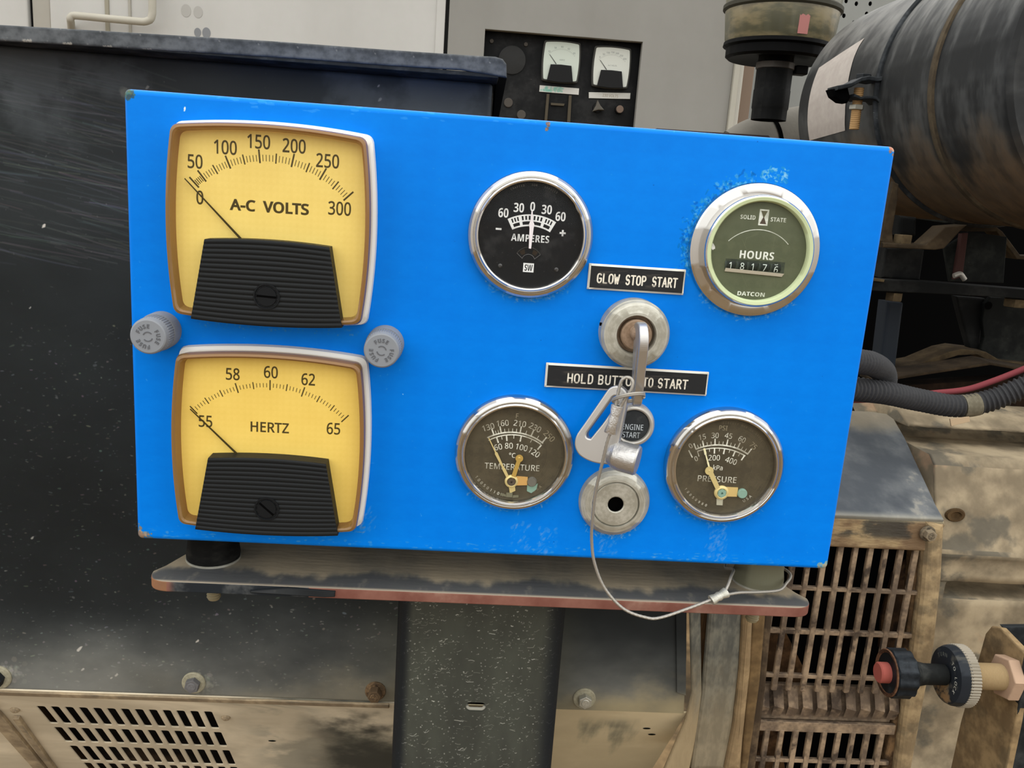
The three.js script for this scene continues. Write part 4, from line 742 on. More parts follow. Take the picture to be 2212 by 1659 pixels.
// ================================================================ generator: black terminal box with drip lid, lower housing with slots
const ZF = -0.12; // face of the terminal box
const NS = V(0, -0.57, 0.82), DS = V(0, -0.82, -0.57); // the slanted lower sheet: its normal and its downward direction
const YS = at(415, 1505, ZF).y; // fold
const slope = 0.0; 
function slantPt(px, py) { const p = onPlane(px, py, V(0, YS, ZF), NS); return [p.x, p.clone().sub(V(0, YS, ZF)).dot(DS)]; }
function slantGeo(shape, thick, lift = 0) { // shape in (x, distance down the slope)
  const g = extr(shape, thick, 0.0004, { bs: 1, cs: 6 });
  const m = new THREE.Matrix4().makeBasis(V(1, 0, 0), DS.clone().negate(), NS); // local y = up the slope
  m.setPosition(0, YS + NS.y * lift, ZF + NS.z * lift); g.applyMatrix4(m); return g;
}
const hexBolt = (t, name, p, r, h, washer, mat, rot = 0.2, wm) => {
  const w = lathe([[0, 0], [washer, 0], [washer, 1.0], [washer - 0.6, 1.6], [0, 1.6]], 40); w.translate(p.x, p.y, p.z); 
  const b = boltGeo(r, h); b.rotateZ(rot); b.translate(p.x, p.y, p.z + 0.0015);
  const rec = lathe([[r * 0.62, h + 1.35], [r * 0.5, h + 1.9], [0, h + 1.9]], 24); rec.translate(p.x, p.y, p.z);
  const bm = partW(t, name, merge([b, rec]), mat); partW(bm, 'washer', w, wm ?? mat); return bm;
};
{
  const x0 = -0.42, xr = (at(1064, 180, ZF).x + at(1061, 248, ZF).x) / 2, yTop = at(600, 100, ZF).y;
  const t = thing('generator_housing', 'large black generator housing behind the blue box, with drip lid and slotted tan sheet', 'generator', V(-0.15, -1.1, -0.3));
  // face
  const fx0 = -0.42, fx1 = 0.30, fy0 = YS - 0.01, fy1 = yTop + 0.02, fw = (fx1 - fx0) * 1000, fh = (fy1 - fy0) * 1000;
  const toU = (px, py) => { const p = at(px, py, ZF); return [(p.x - (fx0 + fx1) / 2) * 1000, (p.y - (fy0 + fy1) / 2) * 1000]; };
  const map = print(fw, fh, 2.6, 'rgb(44,48,49)', (g) => {
    const R = (a, b) => a + (b - a) * rnd();
    // brush marks on the upper left
    for (let i = 0; i < 260; i++) { const [x, y] = toU(R(-60, 330), R(130, 560)); g.x.strokeStyle = `rgba(${R(84, 118)},${R(88, 120)},${R(92, 124)},${R(0.05, 0.3)})`; g.x.lineWidth = R(0.3, 1.1) * g.k; const a = -0.12 + R(-0.12, 0.12) + (x < -300 ? 0.3 * Math.sin(y * 0.05) : 0), l = R(8, 40); g.x.beginPath(); g.x.moveTo(g.X(x - l * Math.cos(a)), g.Y(y - l * Math.sin(a))); g.x.quadraticCurveTo(g.X(x), g.Y(y + R(-3, 1)), g.X(x + l * Math.cos(a)), g.Y(y + l * Math.sin(a) - 2)); g.x.stroke(); }
    for (let i = 0; i < 2600; i++) { const [x, y] = toU(R(-60, 1070), R(700, 1500)), q = rnd(); g.blob(x, y, 0.3 + 0.75 * q * q, `rgba(${R(140, 190)},${R(140, 186)},${R(130, 176)},${R(0.1, 0.5)})`, 6, R(1, 2), R(-0.3, 0.5)); }
    for (let i = 0; i < 260; i++) { const [x, y] = toU(R(-60, 1070), R(140, 700)); g.blob(x, y, R(0.2, 0.6), `rgba(150,150,146,${R(0.1, 0.35)})`, 6, R(1, 2), R(0, 3)); }
    for (let i = 0; i < 130; i++) { const [x, y] = toU(R(-40, 850), R(850, 1480)); g.blob(x, y, R(0.3, 0.75), `rgba(165,163,154,${R(0.3, 0.8)})`, 7, R(1.1, 1.7), R(-0.5, 0.3)); }
    const chips = [[95, 488, 1.6], [65, 665, 1], [172, 1402, 2.4], [70, 1162, 1.6], [318, 188, 1.5], [820, 215, 1.4], [818, 185, 1], [427, 1385, 1.6], [178, 1447, 1.5], [252, 1458, 1.6], [240, 1465, 1.1]];
    for (const [px, py, r] of chips) { const [x, y] = toU(px, py); g.blob(x, y, r * 0.75, 'rgb(205,198,188)', 8, 1.4, 0.8); }
    // pale smear round the washers
    for (const [px, py, k] of [[20, 1455, 14], [440, 1480, 12], [270, 200, 3]]) for (let i = 0; i < 130; i++) { const [x, y] = toU(px, py), q = R(0, k) * Math.sqrt(rnd()), a = R(0, 6.28); g.blob(x + q * Math.cos(a), y + q * Math.sin(a), R(0.6, 2.0), `rgba(${R(150, 190)},${R(150, 186)},${R(136, 166)},${R(0.1, 0.35)})`, 7); }
  }, (c, u, v) => {
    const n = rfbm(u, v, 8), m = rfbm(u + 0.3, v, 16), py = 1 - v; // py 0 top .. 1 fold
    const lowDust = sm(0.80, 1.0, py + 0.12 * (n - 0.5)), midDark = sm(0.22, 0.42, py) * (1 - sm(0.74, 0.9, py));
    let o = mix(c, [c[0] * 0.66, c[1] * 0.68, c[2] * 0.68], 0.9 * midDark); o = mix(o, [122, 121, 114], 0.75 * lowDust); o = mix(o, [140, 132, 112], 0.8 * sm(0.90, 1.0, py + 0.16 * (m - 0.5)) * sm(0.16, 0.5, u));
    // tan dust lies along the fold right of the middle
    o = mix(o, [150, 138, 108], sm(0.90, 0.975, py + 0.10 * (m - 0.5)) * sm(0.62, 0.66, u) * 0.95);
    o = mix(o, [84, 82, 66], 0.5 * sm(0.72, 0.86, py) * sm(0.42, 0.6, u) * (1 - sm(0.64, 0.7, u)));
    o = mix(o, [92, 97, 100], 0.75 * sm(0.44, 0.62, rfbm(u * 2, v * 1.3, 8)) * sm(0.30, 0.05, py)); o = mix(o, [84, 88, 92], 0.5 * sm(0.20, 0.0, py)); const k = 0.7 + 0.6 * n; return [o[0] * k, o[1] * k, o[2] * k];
  });
  const faceMat = std({ map, roughness: 0.58, bumpMap: bumpTex, bumpScale: 0.0002 });
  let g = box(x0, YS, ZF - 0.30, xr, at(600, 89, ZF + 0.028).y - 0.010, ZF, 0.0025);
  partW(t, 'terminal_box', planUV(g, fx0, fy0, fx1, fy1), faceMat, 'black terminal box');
  // drip lid: lip polygon, top sheet and the right end lip
  const zl = ZF + 0.028, lid = poly([[-120, 44], [0, 53], [339, 73], [600, 89], [826, 106], [1030, 120], [1070, 122], [1086, 127], [1094, 138], [1095, 168], [996, 151], [826, 141], [600, 124], [0, 88], [-120, 80]], zl, 0.0035, 0.0012);
  const L = partW(t, 'drip_lid', triUV(lid, 0.15), std({ map: lidTex, roughness: 0.6, bumpMap: bumpTex, bumpScale: 0.0003 }), 'black drip lid');
  const yl = at(600, 89, zl).y, xe = at(1094, 140, zl).x;
  const yl2 = Math.min(at(0, 53, zl).y, at(1030, 120, zl).y);
  partW(L, 'top_sheet', triUV(box(x0, yl2 - 0.0075, ZF - 0.32, xe - 0.004, yl2 - 0.005, zl - 0.001, 0.0005), 0.15), M.black);
  partW(L, 'end_lip', triUV(poly([[1072, 158], [1095, 167], [1078, 252], [1066, 330], [1060, 330]], ZF - 0.004, 0.05, 0.0005), 0.15), M.blackDeep);
  // lower housing: vertical sheet right of the post, folded to the slanted sheet
  g = poly([[1085, 1230], [1484, 1230], [1483, 1420], [1477, 1545], [1085, 1530]], ZF + 0.0005, 0.004, 0.0006);
  { const p = g.attributes.position; for (let i = 0; i < p.count; i++) if (p.getY(i) < YS + 0.012) p.setY(i, YS + 0.0002); }
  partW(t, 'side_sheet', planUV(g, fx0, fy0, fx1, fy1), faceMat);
  g = poly([[1459, 1240], [1483, 1240], [1482, 1503], [1462, 1497]], ZF + 0.0022, 0.0025, 0.0006); partW(t, 'cover_strip', planUV(g, fx0, fy0, fx1, fy1), faceMat);
  // slanted sheet with slots
  const xm = slantPt(-80, 1500)[0], xl = slantPt(-60, 1690)[0] - 0.01, xe2 = slantPt(1478, 1550)[0];
  const s = shapeOf([[xl, 0.001], [xe2, 0.001], [xe2 - 0.001, -0.20], [xl, -0.20]]);
  const A = slantPt(82, 1520), B = slantPt(450, 1541), P = (B[0] - A[0]) / 12;
  const rows = [[slantPt(250, 1531)[1], slantPt(285, 1568)[1]], [slantPt(275, 1576)[1], slantPt(305, 1607)[1]], [slantPt(310, 1616)[1], slantPt(345, 1648)[1]]];
  const ph = rows[2][0] - rows[1][0]; rows.push([rows[2][0] + ph, rows[2][1] + ph]); rows.push([rows[2][0] + 2 * ph, rows[2][1] + 2 * ph]);
  for (const [s0, s1] of rows) for (let i = 0; i < 13; i++) {
    const cx = A[0] + P * i, w = P * 0.29, r = 0.0014, h = new THREE.Path(); const ya = -s1, yb = -s0;
    h.moveTo(cx - w + r, ya); h.lineTo(cx + w - r, ya); h.absarc(cx + w - r, ya + r, r, -Math.PI / 2, 0); h.lineTo(cx + w, yb - r); h.absarc(cx + w - r, yb - r, r, 0, Math.PI / 2); h.lineTo(cx - w + r, yb); h.absarc(cx - w + r, yb - r, r, Math.PI / 2, Math.PI); h.lineTo(cx - w, ya + r); h.absarc(cx - w + r, ya + r, r, Math.PI, Math.PI * 1.5); s.holes.push(h);
  }
  const smap = tex(1024, 384, (u, v) => { // u along x, v = 1 at the fold
    const n = rfbm(u, v * 0.4, 8), m = rfbm(u + 0.4, v * 0.4 + 0.3, 20), st = fbm(u, v * 0.06, 24);
    let c = mix([192, 180, 156], [232, 219, 192], sm(0.3, 0.7, n * 0.6 + m * 0.4));
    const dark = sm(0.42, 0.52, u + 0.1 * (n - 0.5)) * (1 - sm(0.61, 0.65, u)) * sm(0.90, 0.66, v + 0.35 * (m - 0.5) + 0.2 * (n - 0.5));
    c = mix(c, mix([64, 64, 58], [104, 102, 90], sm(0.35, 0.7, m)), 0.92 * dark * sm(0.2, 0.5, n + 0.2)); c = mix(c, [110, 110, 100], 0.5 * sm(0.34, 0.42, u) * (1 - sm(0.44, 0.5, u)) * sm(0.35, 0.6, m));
    const r = sm(0.66, 0.7, u); c = mix(c, [206, 188, 146], 0.6 * r); c = mix(c, [96, 98, 86], 0.8 * r * sm(0.44, 0.62, n * 0.4 + st * 0.6) * sm(0.96, 0.84, v) * (1 - 0.75 * sm(0.90, 0.98, u)));
    return c; });
  g = slantGeo(s, 0.0012); { const p = g.attributes.position, uv = new Float32Array(p.count * 2); for (let i = 0; i < p.count; i++) { const d = (V(p.getX(i), p.getY(i), p.getZ(i)).sub(V(0, YS, ZF))).dot(DS); uv[i * 2] = Math.max(0.002, (p.getX(i) - xm) / (xe2 - xm)); uv[i * 2 + 1] = 1 - d / 0.2; } g.setAttribute('uv', new THREE.BufferAttribute(uv, 2)); }
  const sheet = partW(t, 'slotted_sheet', g, std({ map: smap, roughness: 0.92, bumpMap: bumpTex, bumpScale: 0.0003 }), 'tan dusty slotted sheet');
  // fold strip over the slots, screws, frame ridge at the left
  const fs = shapeOf([[xl, -0.0005], [slantPt(840, 1520)[0], -0.0005], [slantPt(840, 1520)[0], -0.0065], [xl, -0.0065]]);
  const dusty = std({ map: plainTan, color: 0xffffff, roughness: 0.95 });
  partW(sheet, 'fold_strip', triUV(slantGeo(fs, 0.002, 0.0012), 0.2), dusty);
  for (const [px, py] of [[33, 1532], [488, 1549]]) { const q = slantPt(px, py), b = lathe([[0, 2.4], [1.6, 2.3], [2.9, 1.4], [3.2, 0]], 20); const m = new THREE.Matrix4().makeBasis(V(1, 0, 0), DS.clone().negate(), NS); m.setPosition(q[0], YS + DS.y * q[1], ZF + DS.z * q[1]); b.applyMatrix4(m); partW(sheet, 'screw', b, dusty); }
  for (const [px, py] of [[588, 1600], [1397, 1573], [1408, 1586]]) { const q = slantPt(px, py), b = new THREE.CircleGeometry(0.0021, 14); b.scale(1.4, 0.7, 1); const m = new THREE.Matrix4().makeBasis(V(1, 0, 0), DS.clone().negate(), NS); m.setPosition(q[0] + NS.x * 0.0003, YS + DS.y * q[1] + NS.y * 0.0003, ZF + DS.z * q[1] + NS.z * 0.0003); b.applyMatrix4(m); partW(sheet, 'dent', b, M.blackDeep); }
  for (const pts of [[[-30, 1500], [8, 1540], [110, 1665], [85, 1665], [-30, 1535]], [[30, 1545], [44, 1545], [130, 1665], [116, 1665]]]) partW(sheet, 'frame_ridge', triUV(slantGeo(shapeOf(pts.map(([a, b]) => { const q = slantPt(a, b); return [q[0], -q[1]]; })), 0.003, 0.003), 0.2), dusty);
  // windings dimly seen through the slots
  const wind = tex(256, 128, (u, v) => { const n = fbm(u, v, 8), b = sm(0.30, 0.34, u) - sm(0.42, 0.46, u) + sm(0.66, 0.72, v) * 0; return mix([14, 12, 11], [190, 152, 112], clamp(b * 0.6 + sm(0.0, 0.45, 0.45 - v + 0.5 * (n - 0.5)) * 0.55)); });
  const ws = slantGeo(shapeOf([[xl, -0.002], [A[0] + P * 16, -0.002], [A[0] + P * 16, -0.2], [xl, -0.2]]), 0.002, -0.012); planUV(ws, xl, ws.boundingBox?.min.y ?? YS - 0.18, A[0] + P * 13, YS); 
  partW(t, 'windings', ws, std({ map: wind, roughness: 1 }));
  partW(t, 'core', box(x0, -1.1, ZF - 0.30, xr, YS - 0.004, ZF - 0.16, 0.004), M.blackDeep);
  partW(t, 'back_shell', box(xr - 0.02, -1.1, ZF - 0.26, xe2, YS + 0.03, ZF - 0.16, 0.004), M.blackDeep);
  // bolts along the fold
  const pale = std({ map: zincTex, color: 0xd9d4c2, roughness: 0.8, metalness: 0.1 }), brownB = std({ map: rustTex, color: 0xe0d6c4, roughness: 0.9 });
  hexBolt(t, 'bolt', at(-2, 1462, ZF), 5.2, 6, 8.6, M.black, 0.2, pale); hexBolt(t, 'bolt', at(419, 1474, ZF), 5.2, 4.5, 8.0, std({ map: zincTex, color: 0x9a9aa6, roughness: 0.8 }), 0.3, pale);
  hexBolt(t, 'bolt', at(811, 1492, ZF), 4.8, 7, 7.2, brownB, 0.1, brownB); hexBolt(t, 'bolt', at(1262, 1508, ZF + 0.0005), 5.0, 5, 8.0, M.zinc, 0.5, pale);
}
{ // paint-worn side shroud between the generator and the grille
  const t = thing('engine_shroud', 'dusty grey upright sheet metal shroud between generator housing and slotted grille', 'shroud', V(0.10, -1.1, -0.13));
  const mk = (seedv, dk) => { const m = tex(256, 512, (u, v) => { const n = fbm(u * 0.5, v, 12), s = fbm(u * 0.5, v * 0.5 + seedv, 12), k = fbm(u * 0.5 + seedv, v, 24); let c = mix([84, 84, 78], [122, 119, 106], sm(0.3, 0.7, n * 0.4 + s * 0.2 + k * 0.4)); c = mix(c, [166, 144, 108], dk * sm(0.75, 0.2, v + 0.3 * (n - 0.5))); return mix(c, [168, 150, 116], 0.5 * sm(0.85, 1, u)); }); return std({ map: m, roughness: 0.85, bumpMap: bumpTex, bumpScale: 0.0003 }); };
  const add = (name, pts, z, th, bev, mat) => { const g = poly(pts, z, th, bev), b = new THREE.Box3().setFromBufferAttribute(g.attributes.position); return partW(t, name, name.startsWith('edge') ? triUV(g, 0.2) : planUV(g, b.min.x, b.min.y, b.max.x, b.max.y), mat); };
  add('inner_flange', [[1489, 1290], [1514, 1290], [1517, 1500], [1510, 1572], [1490, 1665], [1434, 1665], [1481, 1556], [1494, 1500]], ZF + 0.004, 0.0038, 0.0018, mk(0.1, 0.8));
  add('web', [[1508, 1290], [1540, 1290], [1524, 1500], [1512, 1575], [1500, 1665], [1480, 1665], [1500, 1575], [1506, 1500]], ZF + 0.0005, 0.003, 0.0006, std({ map: plainTan, color: 0x5e4e3c, roughness: 1 }));
  add('side_sheet', [[1535, 1290], [1609, 1290], [1600, 1450], [1586, 1570], [1567, 1665], [1494, 1665], [1503, 1590], [1517, 1503]], ZF + 0.006, 0.008, 0.004, mk(0.5, 0.45));
  add('edge_strip', [[1608, 1290], [1631, 1290], [1623, 1450], [1607, 1600], [1602, 1665], [1567, 1665], [1586, 1570], [1600, 1450]], ZF + 0.010, 0.010, 0.004, std({ map: plainTan, color: 0xf8ecd8, roughness: 0.95 }));
  add('edge_return', [[1628, 1290], [1658, 1290], [1642, 1480], [1616, 1665], [1600, 1665]], ZF + 0.0005, 0.006, 0.002, std({ map: plainTan, color: 0xb8a890, roughness: 1 }));
  partW(t, 'foot', box(at(1500, 1659, ZF).x, -1.1, ZF - 0.03, at(1600, 1659, ZF).x, at(1500, 1659, ZF).y - 0.01, ZF - 0.012, 0.002), M.tan);
}
// ================================================================ cooling grille and its cowl
const ZG = -0.13;
{
  const t = thing('cooling_grille', 'rusty tan cast grille of tall slots below a dark sloping cowl, right of the stand', 'grille', V(0.2, -1.1, ZG));
  const X = (px, py) => at(px, py, ZG).x, Y = (px, py) => at(px, py, ZG).y;
  const barMat = M.rust;
  const bar = (x0, y0, x1, y1, d = 0.0035, z = ZG, r = 0.0009) => triUV(box(x0, y0, z - d, x1, y1, z, r), 0.15);
  const xL = X(1668, 1340), xR = X(1975, 1340), yTop = Y(1890, 1186), yBot = -0.52;
  // frame
  const fr = (pts, z, th, bev, mat) => triUV(poly(pts, z, th, bev), 0.15);
  partW(t, 'left_frame', fr([[1668, 1150], [1690, 1150], [1683, 1230], [1668, 1340], [1655, 1480], [1632, 1665], [1610, 1665], [1636, 1480], [1650, 1340]], ZG + 0.002, 0.012, 0.002), std({ map: rustTex, color: 0xb6b2aa, roughness: 0.95 }));
  partW(t, 'right_frame', fr([[2000, 1126], [2044, 1132], [2038, 1250], [2022, 1400], [1992, 1560], [1968, 1690], [1935, 1690], [1952, 1560], [1976, 1400], [1990, 1290], [1998, 1190]], ZG + 0.005, 0.012, 0.005), std({ map: plainTan, color: 0xf0e8d8, roughness: 0.95, bumpMap: bumpTex, bumpScale: 0.0006 }));
  partW(t, 'right_groove', fr([[1976, 1180], [2002, 1184], [1994, 1290], [1980, 1400], [1956, 1560], [1936, 1690], [1900, 1690], [1930, 1560], [1956, 1400], [1968, 1290]], ZG - 0.004, 0.012, 0.002), std({ map: rustTex, color: 0xcfbfa8, roughness: 0.95 }));
  const topMap = tex(512, 128, (u, v) => { const n = rfbm(u, v * 0.3, 8), m = rfbm(u + 0.4, v * 0.3, 12); let c = mix([120, 98, 74], [162, 140, 104], sm(0.3, 0.7, n)); c = mix(c, [58, 57, 53], 0.8 * sm(0.40, 0.72, m + 0.25 * sm(0.5, 0.62, u) - 0.25 * sm(0.75, 0.85, u)) * sm(0.25, 0.5, v)); return mix(c, [190, 182, 150], 0.5 * sm(0.86, 0.98, v)); });
  { const g = poly([[1660, 1112], [2040, 1126], [2044, 1136], [2002, 1192], [1655, 1176]], ZG + 0.003, 0.012, 0.002), b = new THREE.Box3().setFromBufferAttribute(g.attributes.position); partW(t, 'top_frame', planUV(g, b.min.x, b.min.y, b.max.x, b.max.y), std({ map: topMap, roughness: 0.95, bumpMap: bumpTex, bumpScale: 0.0005 })); }
  hexBolt(t, 'bolt', at(2003, 1152, ZG + 0.005), 4.2, 4.5, 5.6, M.tanLight, 0.3);
  // crossbars (top to bottom)
  const cb = [[1276, 9], [1370, 11], [1466, 9], [1575, 22], [1648, 9]].map(([py, h]) => [Y(1820, py + h / 2), Y(1820, py - h / 2)]);
  for (const [a, b] of cb) partW(t, 'crossbar', bar(xL - 0.004, a, xR + 0.002, b, 0.0035, ZG - 0.0005), barMat);
  // upright bars
  const px0 = 1697, pitch = 32.2;
  const bars = [[px0 - pitch, 0.4], ...Array.from({ length: 9 }, (_, i) => [px0 + pitch * i, 0])];
  const xs = bars.map(([px]) => X(px, 1330)), wb = (X(px0 + 12, 1330) - X(px0, 1330)) / 2;
  const ySegs = [[cb[2][0], yTop + 0.003], [yBot, cb[3][0] + 0.002]];
  for (const x of xs) { const wob = 1 + 0.18 * (rnd() - 0.5); partW(t, 'upright_bar', bar(x - wb * wob, cb[2][1] - 0.003, x + wb * wob, yTop + 0.004), barMat); partW(t, 'upright_bar', bar(x - wb * wob, yBot, x + wb * wob, cb[3][0] + 0.002), barMat); }
  // short bars and wedge fins of the blocked row
  const yA = cb[2][0] + 0.001, yB = Y(1820, 1490), yC = cb[3][1];
  partW(t, 'blank_band', bar(xL - 0.003, yC - 0.002, xR, yB - 0.001, 0.004, ZG - 0.006), barMat);
  for (let i = 0; i < xs.length; i++) {
    const x = xs[i]; partW(t, 'short_bar', bar(x - wb, yB - 0.003, x + wb, yA + 0.001), barMat);
    const x1 = i + 1 < xs.length ? xs[i + 1] : x + (xs[1] - xs[0]), f = new THREE.BufferGeometry(), z0 = ZG - 0.006, z1 = ZG + 0.0005, ym = yB - 0.6 * (yB - yC);
    const v = [[x + wb * 0.3, yB, z0], [x1 - wb * 0.8, yB - 0.004, z0], [x1 - wb * 0.8, ym, z1], [x + wb * 0.8, ym + 0.002, z1], [x1 - wb, yC + 0.003, z0 + 0.003], [x + wb, yC + 0.003, z0 + 0.003], [x - wb * 0.2, yB - 0.004, z1 - 0.001]];
    const tri = [[0, 3, 6], [0, 1, 2], [0, 2, 3], [3, 2, 4], [3, 4, 5], [0, 6, 3]]; const p = []; for (const q of tri) for (const k of q) p.push(...v[k]); f.setAttribute('position', new THREE.Float32BufferAttribute(p, 3)); f.computeVertexNormals(); partW(t, 'louvre_fin', triUV(f, 0.15), barMat);
  }
  // cowl: sheet that slopes up and back from the top of the grille
  const p0 = at(2040, 1122, ZG + 0.004), n = V(0, 0.883, 0.47), C = (px, py) => onPlane(px, py, p0, n);
  const q = [C(1640, 1106), C(2040, 1122), C(2022, 1090), C(1985, 1010), C(1955, 945), C(1932, 905), C(1915, 893), C(1880, 888), C(1700, 880)];
  const e2 = V(0, 0.47, -0.883), sh = shapeOf(q.map((p) => [p.x - p0.x, p.clone().sub(p0).dot(e2)]));
  const g = extr(sh, 0.004, 0.0012); const cm = tex(512, 512, (u, v) => { const a = rfbm(u, v, 4), b = rfbm(u * 0.55 + 0.3 + v * 0.1, v * 0.4, 12), d = rfbm(u, v, 12); let c = mix([74, 78, 82], [112, 114, 114], sm(0.3, 0.7, a * 0.4 + b * 0.6)); c = mix(c, [150, 146, 134], 0.7 * sm(0.60, 0.72, b) * sm(0.4, 0.6, d)); c = mix(c, [132, 120, 98], 0.7 * sm(0.75, 0.95, v + 0.2 * (a - 0.5))); return mix(c, [176, 170, 150], 0.6 * sm(0.06, 0.0, v)); });
  const bx = new THREE.Box3().setFromBufferAttribute(g.attributes.position); planUV(g, bx.min.x, bx.min.y, bx.max.x, bx.max.y);
  g.applyMatrix4(new THREE.Matrix4().makeBasis(V(1, 0, 0), e2, n).setPosition(p0)); partW(t, 'cowl', g, std({ map: cm, roughness: 0.85, bumpMap: bumpTex, bumpScale: 0.0004 }), 'dark dusty sloping cowl');
  // inside: dark chamber, and a brown duct wall at the left
  partW(t, 'chamber', box(X(1620, 1340), yBot, ZG - 0.034, X(1992, 1340), yTop + 0.012, ZG - 0.030, 0.001), M.blackDeep);
  partW(t, 'duct_wall', triUV(poly([[1600, 1370], [1700, 1370], [1735, 1440], [1742, 1470], [1700, 1560], [1690, 1620], [1700, 1680], [1580, 1680]], ZG - 0.02, 0.004, 0.001), 0.15), std({ map: rustTex, color: 0xa08a72, roughness: 1 }));
  partW(t, 'duct_wall', triUV(poly([[1930, 1240], [1972, 1200], [1945, 1400], [1900, 1400], [1905, 1330]], ZG - 0.024, 0.004, 0.001), 0.15), std({ map: rustTex, color: 0x7a6a5a, roughness: 1 }));
  partW(t, 'foot', box(X(1700, 1659), -1.1, ZG - 0.03, X(1900, 1659), yBot, ZG - 0.01, 0.002), M.rust);
}
// ================================================================ tan engine block
{
  const t = thing('engine_block', 'tan dust-covered engine block casting with a long dark groove, at the right edge', 'engine', V(0.4, -1.1, -0.25));
  const pc = at(2040, 1122, ZG + 0.004), xs = at(2041, 1122, ZG + 0.004).x + 0.0058, xa = xs - 0.022, xb = 0.75;
  const y = (py, z) => at(2130, py, z).y;
  // section in (z, y): from the bottom up
  const prof = [[-0.150, -0.62], [-0.150, y(1420, -0.15)], [-0.152, y(1294, -0.152)], [-0.176, y(1288, -0.156)], [-0.186, y(1276, -0.16)], [-0.176, y(1263, -0.156)], [-0.150, y(1257, -0.15)], [-0.148, y(1215, -0.148)], [-0.143, y(1200, -0.143)], [-0.146, y(1190, -0.146)], [-0.152, y(1100, -0.152)], [-0.162, y(1010, -0.162)], [-0.170, y(988, -0.17)], [-0.236, y(982, -0.19)], [-0.246, y(962, -0.2)], [-0.236, y(945, -0.2)], [-0.205, y(930, -0.205)], [-0.225, y(900, -0.22)], [-0.258, y(878, -0.25)]];
  const nX = 160, bump = (x, v) => 0.006 * (fbm(x * 1.7 + 3, v * 0.5, 8) - 0.5) + 0.003 * (fbm(x * 2 + 1, v * 0.9, 24) - 0.5);
  const fine = []; for (let i = 0; i + 1 < prof.length; i++) { const [a, b] = [prof[i], prof[i + 1]], n = Math.max(1, Math.round(Math.hypot(a[0] - b[0], a[1] - b[1]) / 0.006)); for (let k = 0; k < n; k++) fine.push([a[0] + (b[0] - a[0]) * k / n, a[1] + (b[1] - a[1]) * k / n]); } fine.push(prof.at(-1));
  const xg = at(2046, 1272, -0.16).x;
  let g = grid(nX, fine.length - 1, (u, v) => { const [z, yy] = fine[Math.round(v * (fine.length - 1))], x = xa + (xb - xa) * u; const inG = z < -0.1515 && yy < y(1250, -0.15); const zz = inG && x < xg ? -0.152 + (z + 0.152) * sm(xg - 0.008, xg, x) : z; let z2 = zz + bump(x, yy + 2); if (x < xs) z2 = Math.min(z2, yy > pc.y - 0.004 ? pc.z - 1.879 * (yy - pc.y) - 0.040 : -0.195); return V(x, yy, z2); });
  const bm = tex(1024, 1024, (u, v) => { const n = fbm(u, v, 8), m = fbm(u + 0.4, v, 24), o = fbm(u + 0.1, v + 0.6, 12); let c = mix([122, 110, 90], [172, 156, 128], sm(0.32, 0.68, n * 0.55 + m * 0.45)); c = mix(c, [92, 88, 78], 0.75 * sm(0.50, 0.66, o)); return mix(c, [190, 150, 118], 0.5 * sm(0.66, 0.78, fbm(u + 0.7, v + 0.2, 8))); });
  partW(t, 'casting', triUV(g, 0.33), std({ map: bm, roughness: 1, bumpMap: bumpTex, bumpScale: 0.0008 }));
  partW(t, 'core', box(xs + 0.03, -1.1, -0.45, xb, -0.62, -0.16, 0.003), M.tan);
  const hp = at(2062, 1112, -0.151); const hg = lathe([[6, 0.5], [5, 2.2], [3.4, 2.4], [2.6, 1.0], [0, 0.8]], 20); hg.scale(1.3, 0.9, 1); hg.translate(hp.x, hp.y, hp.z); partW(t, 'cast_boss', triUV(hg, 0.2), std({ map: tanTex, color: 0x8a7a66, roughness: 1 }));
}
